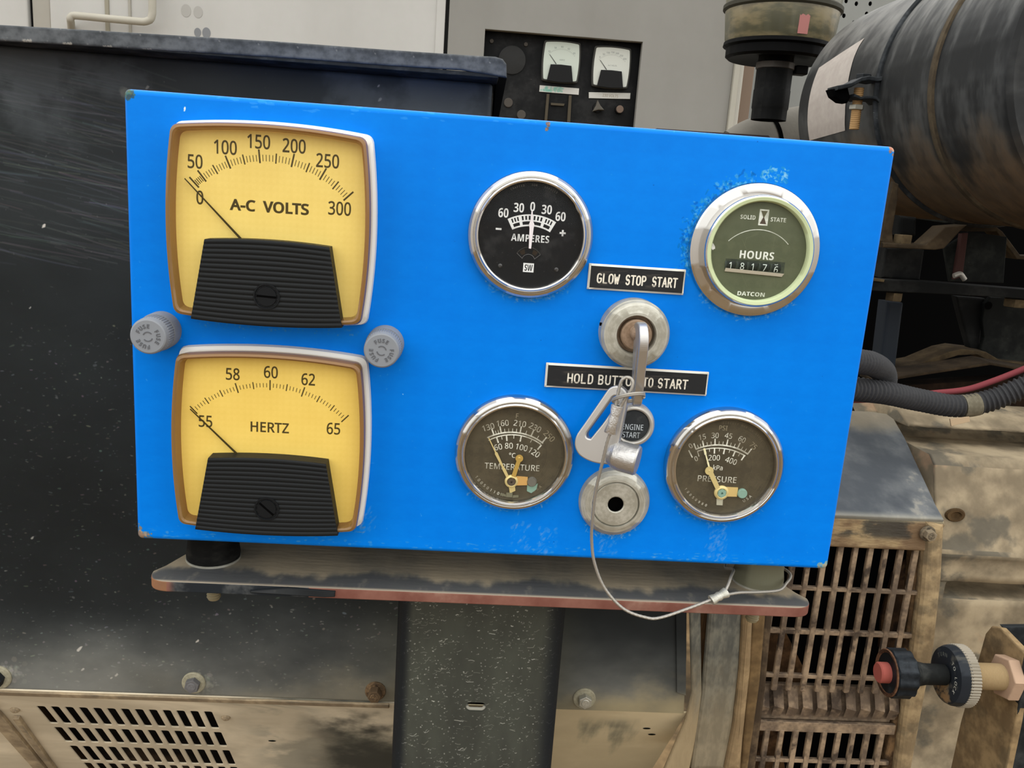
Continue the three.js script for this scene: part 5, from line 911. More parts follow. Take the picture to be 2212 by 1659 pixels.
// ================================================================ throttle control and its bracket
{
  const za = -0.05, X = (px) => at(px, 1458, za).x, yc = at(2050, 1458, za).y;
  const ax = (g) => { g.rotateY(-Math.PI / 2); g.translate(0, yc, za); return g; }; // local +z looks to -x
  const put = (g, px) => { ax(g); g.translate(X(px), 0, 0); return g; };
  const t = thing('throttle_control', 'black push-pull throttle knob with a red button and knurled locking ring, on a brass stem', 'control knob', V(X(2060), yc, za));
  const kb = fluted(15.2, 15, 12, 1.1, 1.2, 240), kl = (X(1962) - X(1916)) * 1000;
  kb.scale(1, 1, kl / 15); kb.translate(0, 0, -kl * mm); 
  const knobMat = std({ map: blackTex, color: 0xb8c2cc, roughness: 0.45 });
  const rimMat = std({ map: rustTex, color: 0xb89a8c, roughness: 0.8 });
  const kn = partW(t, 'knob', triUV(put(kb, 1916), 0.1), knobMat, 'black fluted knob');
  partW(kn, 'face', triUV(put(lathe([[14.6, 0.1], [14.2, 0.9], [12.6, 0.6], [11.5, -1.0], [7.8, -1.6], [7.4, -4], [0, -4]], 56), 1916), 0.1), rimMat, 'rusty brown face');
  partW(kn, 'button', put(lathe([[6.4, -4], [6.4, 5.6], [5.6, 6.4], [0, 6.6]], 40), 1916), std({ color: 0x9c5248, roughness: 0.75 }), 'faded red button');
  partW(t, 'neck', triUV(put(lathe([[11, 0], [7.6, -4], [6.6, -9], [6.4, -22]], 40, 0.8), 1966), 0.1), std({ map: blackTex, color: 0xcfcabc, roughness: 0.7 }));
  const lk = fluted(19.2, 12, 60, 0.7, 0.8, 480), ll = (X(2084) - X(2060)) * 1000; lk.scale(1, 1, ll / 12); lk.translate(0, 0, -ll * mm);
  const ring = partW(t, 'locking_ring', triUV(put(lk, 2060), 0.1), std({ color: 0x8c8474, roughness: 0.6, metalness: 0.3 }), 'knurled ring');
  const fmap = print(38, 38, 16, 'rgb(34,38,43)', (g) => { g.ring('TURN', 0, 0, 12.6, 138, 13, 2.4, 'rgba(170,170,150,0.55)'); g.ring('TO', 0, 0, 12.6, 62, 14, 2.6, 'rgb(205,205,190)'); g.ring('LOCK', 0, 0, 12.6, 22, 14, 2.6, 'rgb(205,205,190)'); for (let i = 0; i < 90; i++) { const a = (230 + 80 * rnd()) * DEG, q = 5 + 11 * rnd(); g.blob(q * Math.cos(a), q * Math.sin(a), 0.8 + 1.8 * rnd(), 'rgba(150,120,85,0.4)', 8); } }, (c, u, v) => mix(c, [112, 106, 92], 0.5 * sm(0.5, 0.8, fbm(u, v, 8))));
  const fg = lathe([[17.4, -7], [18.6, -6], [18.4, -1.5], [17.2, 1.0], [14.6, 2.0], [9, 1.6], [6.5, 0.6], [0, 0.6]], 64, 0.7); planUV(fg, -0.019, -0.019, 0.019, 0.019); partW(ring, 'ring_face', put(fg, 2046), std({ map: fmap, roughness: 0.45 }), 'black lettered face');
  const stem = [[0, 0], [8.2, 0]]; for (let z = -0.5; z > -(X(2180) - X(2078)) * 1000 - 3; z -= 0.9) stem.push([8.2, z], [7.8, z - 0.45]); stem.push([0, stem.at(-1)[1]]);
  partW(t, 'threaded_stem', triUV(put(lathe(stem, 40), 2078), 0.1), std({ color: 0xa08a66, roughness: 0.8 }), 'dusty brass stem');
  const nut = hexPrism(14.2, 7.5, 0.8); nut.rotateZ(0.28); partW(t, 'hex_nut', triUV(put(nut, 2188), 0.1), std({ color: 0xac9078, roughness: 0.85, bumpMap: bumpTex, bumpScale: 0.0003 }), 'pale hex nut');
  // bracket: plate facing left, front flange facing the viewer
  const xp = X(2188), b = thing('throttle_bracket', 'tan steel angle bracket in the lower right corner that carries the throttle control', 'bracket', V(xp, -1.1, za - 0.02));
  const N = V(-1, 0, 0), W = (px, py) => { const p = onPlane(px, py, V(xp, 0, 0), N); return [p.z, p.y]; };
  const pl = [W(2128, 1368), W(2141, 1352), W(2160, 1356), W(2222, 1420), W(2206, 1500), W(2172, 1665), W(2052, 1665), W(2074, 1560), W(2112, 1425)];
  const g = extr(shapeOf(pl), 0.005, 0.0012); g.applyMatrix4(new THREE.Matrix4().makeBasis(V(0, 0, 1), V(0, 1, 0), V(-1, 0, 0)).setPosition(xp, 0, 0));
  partW(b, 'plate', triUV(g, 0.15), std({ map: plainTan, color: 0xd6cab6, roughness: 1, bumpMap: bumpTex, bumpScale: 0.0004 }), 'tan side plate');
  const zf = Math.max(W(2206, 1500)[0], W(2172, 1665)[0]);
  partW(b, 'front_flange', triUV(poly([[2206, 1500], [2223, 1421], [2330, 1440], [2330, 1670], [2172, 1670]], zf - 0.001, 0.005, 0.0008), 0.15), std({ map: blackTex, color: 0xd8d4cc, roughness: 0.9 }), 'grey front flange');
  partW(b, 'top_gusset', triUV(poly([[2166, 1354], [2330, 1352], [2330, 1450], [2216, 1424]], za - 0.03, 0.004, 0.0008), 0.15), M.black);
  partW(b, 'foot', box(xp + 0.004, -1.1, za - 0.06, xp + 0.06, -0.35, za - 0.02, 0.002), M.tan);
}
// ================================================================ corrugated looms, red wire
{
  const rib = (p, k) => (s) => 1 + k * (0.5 + 0.5 * Math.cos(s / p * Math.PI * 2)) - k * 0.5;
  const loomMat = std({ color: 0x3a3a3b, roughness: 0.65, bumpMap: bumpTex, bumpScale: 0.0003 });
  const D = (px, py, z) => at(px, py, z);
  let t = thing('corrugated_loom', 'long black corrugated cable loom running right below the black compartment', 'cable loom', D(2000, 862, -0.16));
  const pts = [D(1800, 836, -0.13), D(1855, 842, -0.138), D(1915, 849, -0.146), D(1985, 864, -0.16), D(2065, 877, -0.165), D(2135, 866, -0.165), D(2212, 836, -0.16), D(2300, 800, -0.15)];
  partW(t, 'sleeve', triUV(tube(pts, 0.0076, 560, 16, rib(0.0036, 0.2)), 0.05), loomMat);
  partW(t, 'tape', triUV(tube([D(2078, 877.5, -0.165), D(2096, 876, -0.165), D(2112, 873, -0.165)], 0.0082, 12, 20), 0.05), std({ map: zincTex, color: 0x9d978a, roughness: 0.8 }), 'grey tape');
  partW(t, 'tag', poly([[2052, 905], [2094, 900], [2096, 911], [2055, 921]], -0.158, 0.0012, 0.0003), std({ color: 0xb9a283, roughness: 0.8 }), 'tan tag');
  t = thing('corrugated_loom', 'short black corrugated loom curling back beside the edge of the blue box', 'cable loom', D(1890, 800, -0.13));
  partW(t, 'sleeve', triUV(tube([D(1812, 768, -0.120), D(1850, 780, -0.128), D(1885, 787, -0.140), D(1909, 806, -0.166), D(1908, 836, -0.182), D(1885, 842, -0.192), D(1850, 838, -0.195)], 0.0078, 300, 16, rib(0.0034, 0.2)), 0.05), loomMat);
  t = thing('red_wire', 'dusty red wire lying along the top of the long corrugated loom', 'wire', D(2084, 845, -0.17));
  partW(t, 'strand', tube([D(1840, 864, -0.155), D(1900, 862, -0.165), D(1960, 856, -0.178), D(2010, 850, -0.178), D(2084, 842, -0.175), D(2140, 825, -0.172), D(2212, 797, -0.168), D(2300, 760, -0.16)], 0.0023, 80, 10), std({ color: 0x7c3a3e, roughness: 0.7 }));
}
// ================================================================ dark compartment behind the panel
{
  const t = thing('engine_bay', 'dark steel frame, straps and bolts in the shadowed bay right of the blue box', 'frame', V(0.35, -0.16, -0.35));
  const D = (n, pts, z, th, m, bev = 0.0008) => partW(t, n, triUV(poly(pts, z, th, bev), 0.15), m);
  const dk = std({ map: blackTex, color: 0x8a867c, roughness: 0.85 }), br = std({ map: plainTan, color: 0x6a655f, roughness: 0.95 }), gg = std({ map: blackTex, color: 0x9c9c8c, roughness: 0.85 }), dust = std({ map: plainTan, color: 0x8c877c, roughness: 1 });
  D('back_sheet', [[1400, 440], [2600, 440], [2600, 900], [1400, 880]], -0.62, 0.01, M.blackDeep);
  D('cross_bar', [[1880, 603], [1980, 607], [2400, 640], [2400, 659], [2125, 640], [1880, 628]], -0.26, 0.02, dk);
  D('bar_top_dust', [[1884, 600], [1912, 604], [1910, 610], [1884, 607]], -0.258, 0.004, dust);
  D('mount_block', [[1915, 534], [1998, 540], [1988, 606], [1905, 600]], -0.272, 0.03, dk, 0.002);
  D('upright_strap', [[1930, 392], [1942, 398], [1940, 430], [1928, 500], [1930, 522], [1942, 532], [1908, 530], [1904, 520], [1918, 440]], -0.24, 0.006, br, 0.001);
  D('foot_strap', [[1906, 524], [1940, 526], [2000, 528], [2042, 490], [2090, 486], [2076, 498], [2040, 537], [2020, 540], [1908, 535]], -0.236, 0.02, br, 0.0012);
  D('saddle_strap', [[2036, 492], [2092, 486], [2150, 488], [2166, 500], [2205, 552], [2400, 560], [2400, 572], [2196, 560], [2152, 500], [2090, 500]], -0.336, 0.02, br, 0.001);
  for (const [px, py, w, h, z, m] of [[1960, 518, 20, 10, -0.236, dust], [1940, 643, 18, 9, -0.262, dust], [2205, 657, 22, 9, -0.262, dust]]) { const p = at(px, py, z), a = at(px - w, py, z).x, b = at(px + w, py, z).x, r = (b - a) / 2 * 1000, hh = (at(px, py - h, z).y - at(px, py + h, z).y) * 1000; const g = hexPrism(r, hh, 0.5); g.rotateX(-Math.PI / 2); g.translate(p.x, p.y - hh / 2000, p.z - r * mm); partW(t, 'bolt', triUV(g, 0.1), m); }
  D('stud', [[1943, 465], [1982, 470], [1980, 510], [1942, 508]], -0.262, 0.02, dk, 0.003);
  D('lower_post', [[1918, 652], [1953, 655], [1935, 800], [1900, 800]], -0.30, 0.02, std({ color: 0x23282e, roughness: 0.7 }), 0.003);
  D('hanger_plate', [[2040, 535], [2095, 500], [2176, 512], [2168, 612], [2052, 608]], -0.31, 0.004, gg);
  D('hanger_rib', [[2078, 505], [2092, 503], [2080, 598], [2062, 604]], -0.305, 0.006, std({ color: 0x3a2420, roughness: 0.8 }));
  D('lower_plate', [[2128, 655], [2122, 690], [2126, 730], [2118, 755], [2150, 775], [2212, 800], [2400, 800], [2400, 650], [2140, 642]], -0.31, 0.005, gg);
  { const p = at(2134, 660, -0.3095), g = new THREE.CircleGeometry(0.0035, 20); g.translate(p.x, p.y, p.z + 0.0008); partW(t, 'bolt_hole', g, M.blackDeep); }
  D('taper_bracket', [[2066, 640], [2130, 645], [2122, 700], [2116, 757], [2096, 755], [2078, 690]], -0.315, 0.01, dk, 0.002);
  { const c = tube([at(2060, 596, -0.28), at(2074, 592, -0.28), at(2084, 604, -0.28)], 0.0022, 16, 8); partW(t, 'clip', c, M.steel); }
  D('ledge', [[1900, 800], [1990, 785], [2050, 760], [2080, 754], [2130, 760], [2160, 778], [2260, 790], [2260, 800], [2150, 786], [2110, 766], [2070, 768], [2000, 790], [1900, 812]], -0.30, 0.03, std({ map: plainTan, color: 0x706a60, roughness: 1 }));
  D('ledge', [[1890, 821], [2000, 804], [2140, 783], [2250, 802], [2250, 808], [2140, 789], [2000, 810], [1890, 828]], -0.27, 0.03, std({ map: plainTan, color: 0x5c5650, roughness: 1 }));
  D('floor_plate', [[1860, 838], [2250, 815], [2250, 880], [1860, 900]], -0.285, 0.02, std({ map: plainTan, color: 0x40342e, roughness: 1 }));
  D('top_rail', [[1420, 277], [1520, 284], [1660, 292], [1700, 330], [1420, 330]], -0.36, 0.02, std({ color: 0x2c2624, roughness: 0.7 }));
  D('stay', [[1900, 430], [2010, 455], [2080, 480], [2040, 482], [1900, 462]], -0.60, 0.006, std({ map: blackTex, color: 0xa8a890, roughness: 0.9 }));
}
// ================================================================ air cleaner: a large black drum whose axis runs away from the viewer
{
  const zA = -0.32, [cA, cB, R] = circ3(...[[1896, 229], [1992, 0], [2044, 468]].map(([a, b]) => { const p = at(a, b, zA); return [p.x, p.y]; })), c = V(cA, cB, zA);
  const t = thing('air_cleaner', 'large black cylindrical air cleaner with a clamp band and a blank pale label, upper right', 'air cleaner', V(c.x, c.y, zA));
  // depth of a ring whose left edge shows at the given pixel column
  const zAt = (px, py) => { const d = ray(px, py); const k = (c.x - R - camera.position.x) / d.x; return camera.position.z + d.z * k; };
  const zB = zAt(2010, 205), zC = zAt(2169, 169), zL = zAt(1741, 235), zE = zAt(1718, 245);
  const m = (z) => (z - zA) * 1000, r = R * 1000;
  const dmap = tex(1024, 512, (u, v) => { // u round (0 = right, .25 top ...), v along
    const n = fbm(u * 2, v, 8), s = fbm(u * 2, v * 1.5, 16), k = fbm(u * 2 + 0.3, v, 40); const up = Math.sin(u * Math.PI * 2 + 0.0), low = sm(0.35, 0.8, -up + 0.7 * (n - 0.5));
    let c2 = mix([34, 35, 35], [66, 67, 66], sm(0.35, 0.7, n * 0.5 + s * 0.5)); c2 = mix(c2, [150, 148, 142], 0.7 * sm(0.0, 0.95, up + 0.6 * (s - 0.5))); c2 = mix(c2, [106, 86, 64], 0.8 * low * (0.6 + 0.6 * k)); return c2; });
  const drum = std({ map: dmap, roughness: 0.5, bumpMap: bumpTex, bumpScale: 0.0002 });
  const around = (g, z0, z1) => { const p = g.attributes.position, uv = new Float32Array(p.count * 2); for (let i = 0; i < p.count; i++) { uv[i * 2] = (Math.atan2(p.getY(i), p.getX(i)) / (2 * Math.PI) + 1) % 1; uv[i * 2 + 1] = (p.getZ(i) - z0) / (z1 - z0); } for (let i = 0; i < p.count; i += 3) { const q = [0, 1, 2].map((k) => uv[(i + k) * 2]); if (Math.max(...q) - Math.min(...q) > 0.5) for (let k = 0; k < 3; k++) if (uv[(i + k) * 2] < 0.5) uv[(i + k) * 2] += 1; } g.setAttribute('uv', new THREE.BufferAttribute(uv, 2)); return g; };
  let g = lathe([[0, m(zE) - 14], [r * 0.55, m(zE) - 12], [r * 0.86, m(zE) - 6], [r * 0.97, m(zE)], [r * 0.985, m(zE) + 4], [r * 0.985, m(zL) - 1.5], [r * 0.992, m(zL)], [r * 0.992, -9], [r * 0.992, -5]], 140, 0.5);
  part(t, 'rear_cup', around(g, (zE - zA), 0.2), drum);
  g = lathe([[r * 0.99, -3], [r, -2], [r, m(zB) - 4], [r * 1.012, m(zB) - 3], [r * 1.018, m(zB)], [r * 1.012, m(zB) + 3], [r, m(zB) + 4], [r, m(zC) - 8], [r * 0.985, m(zC) - 2], [r * 0.95, m(zC)], [r * 0.90, m(zC) - 2], [0, m(zC) - 6]], 140, 0.5);
  part(t, 'body', around(g, -0.01, zC - zA), drum);
  const bandMat = std({ map: blackTex, color: 0xffffff, roughness: 0.55 });
  g = lathe([[r * 0.99, -4.5], [r * 1.015, -4.2], [r * 1.03, -3], [r * 1.03, -1.5], [r * 1.015, -0.2], [r * 0.99, 0]], 140, 0.5);
  g = lathe([[r * 1.004, m(zB) - 4], [r * 1.02, m(zB) - 3], [r * 1.027, m(zB)], [r * 1.02, m(zB) + 3], [r * 1.004, m(zB) + 4]], 140, 0.6); part(t, 'seam_ring', triUV(g, 0.15), std({ map: plainTan, color: 0x7a7875, roughness: 0.8 }));
  g = lathe([[r * 0.99, -4.5], [r * 1.015, -4.2], [r * 1.03, -3], [r * 1.03, -1.5], [r * 1.015, -0.2], [r * 0.99, 0]], 140, 0.5);
  const band = part(t, 'clamp_band', triUV(g, 0.15), bandMat);
  // clamp lugs and bolt at the left of the band
  const lug = (pts, z, th, mat, name, bev = 0.0008) => partW(band, name, triUV(poly(pts, z, th, bev), 0.15), mat);
  const zl = zA - 0.006;
  const W = (px, py, z = zl) => at(px, py, z);
  const strip = (pts, w, th) => { const a = [], b = []; pts.forEach(([px, py]) => { const p = W(px, py); a.push([p.x, p.y + th / 2]); b.unshift([p.x, p.y - th / 2]); }); const s = extr(shapeOf([...a, ...b]), w, 0.0008); s.translate(0, 0, zl + w * 0.4); return s; };
  partW(band, 'upper_lug', triUV(strip([[1905, 164], [1898, 172], [1885, 174], [1868, 171], [1852, 174], [1830, 186], [1800, 192]], 0.022, 0.0036), 0.15), bandMat);
  partW(band, 'lower_lug', triUV(strip([[1898, 232], [1892, 222], [1884, 214], [1868, 212], [1850, 214], [1836, 208]], 0.022, 0.0026), 0.15), bandMat);
  lug([[1796, 192], [1832, 186], [1838, 210], [1832, 222], [1818, 220], [1802, 208]], zl + 0.004, 0.014, M.blackDeep, 'trunnion', 0.002);
  const tb = (p0, p1, rr, mat, name) => { const a = W(...p0, zl - 0.002), b = W(...p1, zl - 0.002), d = b.clone().sub(a), L = d.length() * 1000, pr = [[0, 0]]; for (let z = 0; z < L; z += 1.5) pr.push([rr, z], [rr * 0.9, z + 0.75]); pr.push([0, L]); const q = lathe(pr, 24); q.applyQuaternion(new THREE.Quaternion().setFromUnitVectors(Z, d.normalize())); q.translate(a.x, a.y, a.z); partW(band, name, q, mat); };
  tb([1856, 190], [1845, 278], 4.2, std({ color: 0xb08c5c, roughness: 0.7, metalness: 0.2 }), 'clamp_bolt'); { const a = W(1866, 166, zl - 0.002), q = hexPrism(6.5, 4, 0.5); q.rotateX(-Math.PI / 2); q.translate(a.x, a.y - 0.002, a.z); partW(band, 'bolt_head', q, bandMat); }
  { const a = W(1850, 232, zl - 0.002), q = hexPrism(6.2, 4, 0.5); q.rotateX(-Math.PI / 2); q.translate(a.x, a.y - 0.002, a.z); partW(band, 'nut', q, M.zinc); }
  // label: a sheet that hugs the drum, its corners read from the photograph onto the cylinder
  const onCyl = (px, py, k) => { const d = ray(px, py), o = camera.position, ex = o.x - c.x, ey = o.y - c.y, A = d.x * d.x + d.y * d.y, B = 2 * (ex * d.x + ey * d.y), Cc = ex * ex + ey * ey - (R * k) ** 2, disc = B * B - 4 * A * Cc; if (disc < 0) return null; const s = (-B - Math.sqrt(disc)) / (2 * A); return V(ex + d.x * s, ey + d.y * s, o.z + d.z * s - zA); };
  const L0 = [[1762, 146], [1756, 160], [1749, 185], [1743, 215], [1740, 245], [1739, 270], [1743, 305]], R0 = [[1868, 82], [1856, 100], [1845, 125], [1838, 150], [1830, 200], [1826, 245], [1826, 282]];
  const lp = L0.map((p) => { const q = at(p[0], p[1], zL), a = Math.atan2(q.y - c.y, q.x - c.x); return V(R * Math.cos(a), R * Math.sin(a), zL - zA + 0.004); }), rp = R0.map((p) => onCyl(p[0], p[1], 0.994));
  if (lp.every(Boolean) && rp.every(Boolean)) {
    const lerp = (arr, v) => { const f = v * (arr.length - 1), i = Math.min(arr.length - 2, Math.floor(f)); return arr[i].clone().lerp(arr[i + 1], f - i); };
    const lg = grid(16, 36, (u, v) => { const p = lerp(lp, v).lerp(lerp(rp, v), u), q = Math.hypot(p.x, p.y), k = R * 0.9965 / q; return V(p.x * k, p.y * k, p.z); });
    const lm = tex(256, 256, (u, v) => { const n = fbm(u, v, 12), k = fbm(u + 0.2, v, 40); return mix([156, 147, 139], [182, 174, 165], n * 0.7 + k * 0.3); });
    part(t, 'label', lg, std({ map: lm, roughness: 0.7 }), 'blank pale label');
  }
}
// ================================================================ intake pre-cleaner with its tube and elbow
{
  const zP = -0.62, a = at(1564, 60, zP), b = at(1806, 60, zP), cx = (a.x + b.x) / 2, R = (b.x - a.x) / 2 * 1000, y = (py) => at(1685, py, zP).y;
  const t = thing('intake_precleaner', 'cloudy olive plastic bowl pre-cleaner on a black tube, upper right behind the blue box', 'air cleaner', V(cx, y(285), zP));
  const up = (pr, seg = 72, aa = 0.5) => { const g = lathe(pr, seg, aa); g.rotateX(-Math.PI / 2); g.translate(0, 0, 0); return g; };
  const h = (py) => (y(py) - y(285)) * 1000;
  const bowlMap = tex(512, 256, (u, v) => { const n = fbm(u * 2, v, 8), k = fbm(u * 2, v, 32); let c = mix([92, 90, 70], [140, 128, 96], sm(0.3, 0.7, n)); c = mix(c, [66, 60, 48], 0.8 * sm(0.5, 0.7, fbm(u * 2 + 0.4, v, 12)) * sm(0.3, 0.6, v)); return mix(c, [170, 166, 150], 0.6 * sm(0.66, 0.74, k) * sm(0.6, 0.75, v)); });
  const cyl = (g) => { const p = g.attributes.position, uv = new Float32Array(p.count * 2); g.computeBoundingBox(); const bb = g.boundingBox; for (let i = 0; i < p.count; i++) { uv[i * 2] = Math.atan2(p.getX(i), p.getZ(i)) / (2 * Math.PI) + 0.5; uv[i * 2 + 1] = (p.getY(i) - bb.min.y) / (bb.max.y - bb.min.y); } g.setAttribute('uv', new THREE.BufferAttribute(uv, 2)); return g; };
  part(t, 'bowl', cyl(up([[R * 0.90, h(98)], [R * 0.93, h(92)], [R * 0.98, h(28)], [R * 0.99, h(-30)], [R * 0.95, h(-40)], [0, h(-50)]])), phy({ map: bowlMap, roughness: 0.35, transmission: 0.15, thickness: 0 }), 'cloudy olive bowl');
  part(t, 'bowl_rim', up([[R * 0.985, h(30)], [R * 1.02, h(26)], [R * 1.02, h(18)], [R * 0.985, h(14)]]), std({ color: 0x3a382e, roughness: 0.6 }));
  const st = grid(4, 12, (u, v) => { const yy = h(92) + (h(-20) - h(92)) * v, an = 0.08 + (u - 0.5) * 0.19, rr = R * (0.935 + 0.055 * v) * 1.006; return V(rr * Math.sin(an) * mm, yy * mm, rr * Math.cos(an) * mm); }); part(t, 'stripe', st, std({ color: 0xa8706a, roughness: 0.6 }), 'faded red stripe');
  part(t, 'base_pan', up([[R * 0.90, h(99)], [R * 0.94, h(98)], [R * 0.95, h(106)], [R * 0.89, h(110)], [R * 0.89, h(128)], [R * 0.84, h(133)], [0, h(120)]]), std({ color: 0x090909, roughness: 0.5, specularIntensity: 0.1 }), 'black base pan');
  const rt = (at(1698, 200, zP).x - at(1623, 200, zP).x) / 2 * 1000;
  const tb = up([[rt * 0.96, h(120)], [rt, h(150)], [rt, h(196)], [rt * 1.02, h(198)], [rt * 1.02, h(236)], [rt * 0.98, h(240)], [rt * 0.98, h(262)]], 48);   part(t, 'tube', triUV(tb, 0.2), std({ map: blackTex, color: 0x8c8880, roughness: 0.7 }), 'black rubber tube');
  const cl = up([[rt * 1.0, h(152)], [rt * 1.06, h(151)], [rt * 1.06, h(138)], [rt * 1.0, h(137)]], 48); const hc = part(t, 'hose_clamp', cl, std({ color: 0x55504a, metalness: 0.6, roughness: 0.5 }));
  const cb = box(rt * mm + 0.001, h(160) * mm, -0.006, rt * mm + 0.016, h(140) * mm, 0.010, 0.002); part(hc, 'worm_box', cb, std({ color: 0x1a1918, roughness: 0.6 }));
  const e = thing('intake_elbow', 'dusty black rubber intake elbow joining the pre-cleaner tube to the air cleaner', 'pipe', at(1680, 292, -0.70));
  partW(e, 'elbow', triUV(tube([at(1590, 330, -0.68), at(1620, 312, -0.68), at(1660, 297, -0.69), at(1710, 285, -0.70), at(1765, 275, -0.70)], 0.030, 60, 32), 0.2), std({ color: 0x77736a, roughness: 0.85, bumpMap: bumpTex, bumpScale: 0.0005 }));
  for (const [p, q] of [[[1630, 308], [1634, 306.5]], [[1656, 298.5], [1664, 296]]]) partW(e, 'groove_band', tube([at(...p, -0.688), at(...q, -0.689)], 0.0306, 4, 32), M.blackDeep);
}
// ================================================================ grey cabinet far behind
const ZC = -1.75;
{
  const X = (px, py = 100, z = ZC) => at(px, py, z).x, Y = (px, py, z = ZC) => at(px, py, z).y;
  const yT = 1.0, yB = -1.08;
  const t = thing('equipment_cabinet', 'pale grey steel cabinet with doors and a recessed black instrument panel, far behind the machine', 'cabinet', V(-0.2, -1.1, ZC - 0.3));
  const g1 = M.grey, seamL = X(63, 30), seamM = X(965, 60), right = X(1578, 200);
  const bx = (n, x0, x1, y0, y1, z1, m, z0 = ZC - 0.02, r = 0.004) => partW(t, n, triUV(box(x0, y0, z0, x1, y1, z1, r), 1.3), m);
  bx('carcass', -1.5, right, yB, yT, ZC - 0.04, std({ color: 0x4a4a48, roughness: 0.7 }), ZC - 0.6, 0.01);
  bx('door', -1.6, seamL - 0.004, yB, yT, ZC, g1); 
  bx('stile', seamL + 0.004, X(108, 40), yB, yT, ZC - 0.006, std({ map: greyTex, color: 0xe0dcd4, roughness: 0.6 }));
  bx('door', X(108, 40), seamM - 0.006, yB, yT, ZC, g1);
  partW(t, 'door_edge', triUV(box(seamM - 0.026, yB, ZC - 0.01, seamM - 0.005, yT, ZC + 0.004, 0.003), 1.3), g1);
  // right door with the opening for the instrument panel
  const P = [[1047, 66], [1390, 88], [1368, 290], [1036, 290]].map(([a, b]) => { const p = at(a, b, ZC); return [p.x, p.y]; });
  const ox0 = (P[0][0] + P[3][0]) / 2, ox1 = (P[1][0] + P[2][0]) / 2, oy1 = (P[0][1] + P[1][1]) / 2, oy0 = oy1 - 0.36;
  const s = new THREE.Shape(); s.moveTo(seamM + 0.004, yB); s.lineTo(right, yB); s.lineTo(right, yT); s.lineTo(seamM + 0.004, yT); s.closePath();
  const h = new THREE.Path(); h.moveTo(ox0, oy0); h.lineTo(ox1, oy0); h.lineTo(ox1, oy1); h.lineTo(ox0, oy1); h.closePath(); s.holes.push(h);
  { const g = extr(s, 0.02, 0.0015); g.translate(0, 0, ZC); partW(t, 'door', triUV(g, 1.3), std({ map: greyTex, color: 0xbfbebb, roughness: 0.6 })); }
  const zi = ZC - 0.035, zi0 = zi;
  const inst = partW(t, 'instrument_panel', triUV(box(ox0 - 0.03, oy0 - 0.03, zi - 0.004, ox1 + 0.03, oy1 + 0.03, zi, 0.001), 0.4), std({ map: blackTex, color: 0xa09a94, roughness: 0.6 }), 'recessed black instrument panel');
  const disc = (px, py, r, z = zi) => { const p = at(px, py, z), g = lathe([[r, 0], [r, 3], [r * 0.9, 4], [0, 4]], 40); g.translate(p.x, p.y, z); return g; };
  partW(inst, 'blanking_disc', disc(1106, 130, 33), std({ color: 0x2c2c2b, roughness: 0.55 }));
  for (const [px, py] of [[1062, 89], [1136, 96], [1098, 222], [1126, 248]]) partW(inst, 'stud', disc(px, py, py > 200 ? 11 : 5), std({ color: 0x4b4640, roughness: 0.6 }));
  partW(inst, 'breaker_frame', (() => { const q = [[1181, 205], [1187, 205], [1186, 262], [1178, 262]].map(([a, b]) => a), z = zi + 0.006; return merge([poly([[1181, 203], [1187, 203], [1182, 262], [1176, 262]], z, 0.006, 0.0005), poly([[1229, 206], [1235, 206], [1232, 264], [1225, 264]], z, 0.006, 0.0005), poly([[1190, 222], [1220, 224], [1218, 229], [1190, 227]], z, 0.006, 0.0005)]); })(), std({ color: 0x4a4336, roughness: 0.6 }));
  // handle: bent rod
  const zh = ZC + 0.035, H = (px, py, z = zh) => at(px, py, z);
  partW(t, 'handle', triUV(tube([H(154, 62, ZC), H(153, 48, zh - 0.01), H(152, 40), H(160, 33.5), H(230, 40), H(310, 47), H(325, 42), H(329, 28), H(329, -20), H(328, -60, ZC)], 0.0085, 90, 12, null, false, 0.2), 0.4), std({ map: greyTex, color: 0xeeeade, roughness: 0.5 }), 'bent rod handle');
  for (const [px, w, c] of [[230, 9, 0xc9c4b2], [280, 6, 0xdedbd2]]) partW(t, 'door_rib', triUV(box(X(px), yB + 0.02, ZC - 0.002, X(px + w), yT - 0.02, ZC + 0.004, 0.002), 1.3), std({ map: greyTex, color: c, roughness: 0.5 }));
  for (const [px, py, r] of [[427, 70, 10], [446, 71, 12], [402, 23, 14], [428, 26, 13]]) { const p = H(px, py, ZC), g = new THREE.CircleGeometry(r * mm, 20); g.scale(0.8, 1, 1); g.translate(p.x, p.y, ZC + 0.0006); partW(t, 'stain', g, std({ color: py > 50 ? 0x7a7c7e : 0xa4a29c, roughness: 0.8 })); }
  // corner post at the right
  partW(t, 'corner_post', triUV(box(X(1578, 200), yB, ZC - 0.10, X(1590, 200), yT, ZC + 0.012, 0.003), 1.3), std({ map: greyTex, color: 0xe8e5da, roughness: 0.5 }));
  partW(t, 'corner_post', triUV(box(X(1590, 200), yB, ZC - 0.12, X(1602, 200), yT, ZC - 0.002, 0.003), 1.3), std({ map: greyTex, color: 0xf6f4ec, roughness: 0.5 }));
  bx('end_sheet', X(1602, 200), X(1640, 200), yB, yT, ZC - 0.06, std({ color: 0x7a6a5c, roughness: 0.8 }), ZC - 0.08, 0.002);
  // small panel meters
  const dial = (nums, word) => print(80, 80, 5, 'rgb(196,198,188)', (g) => { for (let i = 0; i <= 20; i++) { const a = (135 - 90 * i / 20) * DEG; g.line(44 * Math.cos(a), -16 + 44 * Math.sin(a), 47 * Math.cos(a), -16 + 47 * Math.sin(a), 0.5, 'rgb(110,112,108)'); } nums.forEach((n, i) => { const a = (132 - 84 * i / (nums.length - 1)) * DEG; g.text(n, 52 * Math.cos(a) * 0.9, -16 + 51 * Math.sin(a), 4, 'rgb(100,104,104)'); }); g.text(word, 2, 4, 3.4, 'rgb(110,112,110)'); });
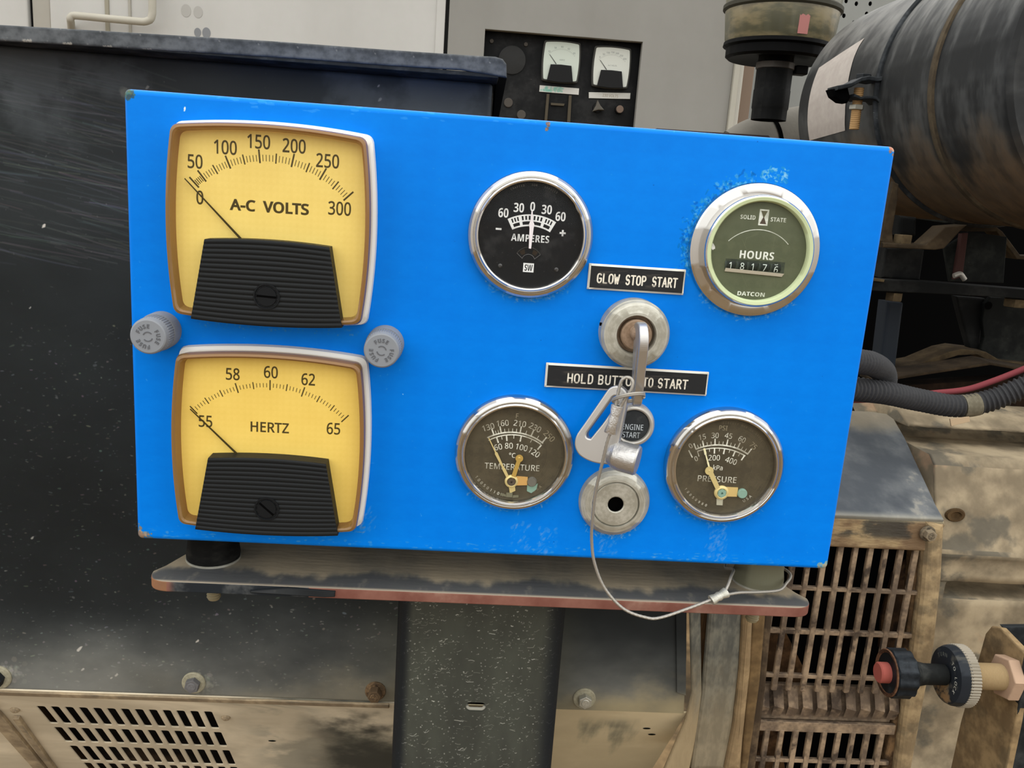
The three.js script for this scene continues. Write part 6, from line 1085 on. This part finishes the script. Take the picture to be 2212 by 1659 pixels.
  for (const [px, py, label, word, nums, tint] of [[1211, 135, 'small white-faced meter with black cover on the far cabinet, left of the two', 'HERTZ', ['55', '58', '60', '62', '65'], 0xf8fffc], [1319, 147, 'small white-faced meter with black cover on the far cabinet, right of the two', 'A-C VOLTS', ['0', '50', '100', '150', '200', '250', '300'], 0xffffff]]) {
    const p = at(px, py, zi), m = thing('panel_meter', label, 'meter', V(p.x, p.y, zi + 0.0015), 'white meters on the far cabinet');
    const k = (at(px + 40, py, zi).x - at(px - 40, py, zi).x) / 0.0932;
    const sc = (g) => { g.scale(k, k * 1.06, 1); return g; };
    part(m, 'case', sc(loft([[meterOutline(0.9), 0], [meterOutline(1.04), 0], [meterOutline(1.04), 10], [meterOutline(0.99), 13], [meterOutline(0.94), 11]])), std({ color: 0x4a4a46, roughness: 0.4 }));
    const g = extr(shapeOf(meterOutline(0.955 * mm)), 0.002, 0); g.translate(0, 0, 0.0125); part(m, 'dial', planUV(sc(g), -0.04 * k, -0.04 * k, 0.04 * k, 0.04 * k), std({ map: dial(nums, word), color: tint, roughness: 0.4 }));
    const w = extr(shapeOf([[-26, -8], [0, -7], [26, -8], [33, -45], [0, -47], [-33, -45]].map(([x, y]) => [x * mm, y * mm])), 0.005, 0.001); w.translate(0, 0, 0.018); part(m, 'cover_plate', sc(w), std({ color: 0x161616, roughness: 0.5 }));
    const ng = extr(shapeOf(along([-12, -6], [-30, 14], [[0, 0.7], [1, 0.4]]).map(([x, y]) => [x * mm, y * mm])), 0.0005, 0); ng.translate(0, 0, 0.0137); part(m, 'pointer', sc(ng), std({ color: 0x303030, roughness: 0.6 }));
  }
  for (const [pts, label, draw] of [[[[1166, 184], [1251, 191], [1250, 205], [1165, 198]], 'stained white label strip under the left small meter of the far cabinet', (g) => { for (let i = 0; i < 40; i++) g.blob(-45 + 55 * rnd(), -5 + 10 * rnd(), 2 + 3 * rnd(), 'rgba(110,170,150,0.4)'); g.text('HZ 55-65', -8, 0, 5, 'rgb(150,160,140)'); }], [[[1272, 199], [1362, 201], [1361, 214], [1272, 212]], 'clean white label strip under the right small meter of the far cabinet', (g) => g.text('230 VOLTS', 2, 0, 5.5, 'rgb(150,140,120)')]]) {
    const z = zi + 0.003, g = poly(pts, z, 0.003, 0.0004), b = new THREE.Box3().setFromBufferAttribute(g.attributes.position), p = V((b.min.x + b.max.x) / 2, (b.min.y + b.max.y) / 2, z);
    const m = thing('label_strip', label, 'label', p); partW(m, 'strip', planUV(g, b.min.x, b.min.y, b.max.x, b.max.y), std({ map: print(96, 16, 5, 'rgb(196,194,186)', draw), roughness: 0.5 }));
  }
  { const p = at(1290, 233, zi), k = thing('selector_knob', 'small three-winged selector knob on the far black instrument panel', 'knob', V(p.x, p.y, zi)); const sh = []; for (let i = 0; i < 6; i++) { const a = (i * 60 + 100) * DEG, r = i % 2 ? 7 : 17; sh.push([r * Math.cos(a) * mm, r * Math.sin(a) * mm]); } const g = extr(shapeOf(sh), 0.016, 0.003); g.translate(0, 0, 0.02); part(k, 'wing', g, std({ color: 0x56524a, roughness: 0.4 })); part(k, 'skirt', lathe([[12, 0], [11, 6], [0, 6]], 32), std({ color: 0x191919, roughness: 0.4 })); }
  { const p = at(1337, 237, zi), k = thing('push_button', 'small round knob at the lower right of the far black instrument panel', 'knob', V(p.x, p.y, zi)); part(k, 'cap', lathe([[9, 12], [9, 15], [8, 16], [0, 16.2]], 32), std({ color: 0x6a5a4e, roughness: 0.5 })); part(k, 'skirt', lathe([[11, 0], [10, 12], [0, 12]], 32), std({ color: 0x191919, roughness: 0.4 })); }
}
{ // perforated grey wall behind everything
  const z = -2.35, t = thing('wall_back', null, null, V(0.6, -1.1, z), null, 'structure');
  const P = [[1828, 2], [1850, 8], [1880, 8], [1897, -8], [1823, 34], [1844, 49], [1804, 60], [1872, 30], [1862, -12], [1836, -22]];
  const s = new THREE.Shape(); s.moveTo(-2.6, -1.1); s.lineTo(3.2, -1.1); s.lineTo(3.2, 1.3); s.lineTo(-2.6, 1.3); s.closePath();
  for (const [px, py] of P) { const p = at(px, py, z), h = new THREE.Path(); h.absellipse(p.x, p.y, 0.0055, 0.0068, 0, Math.PI * 2); s.holes.push(h); }
  const g = extr(s, 0.004, 0, { cs: 10 }); g.translate(0, 0, z); partW(t, 'wall_sheet', triUV(g, 1.3), std({ map: greyTex, color: 0xc4c8c8, roughness: 0.6 }));
  partW(t, 'backing', box(-2.6, -1.1, z - 0.12, 3.2, 1.3, z - 0.06, 0.002), M.blackDeep);
}
//END
renderer.render(scene, camera);
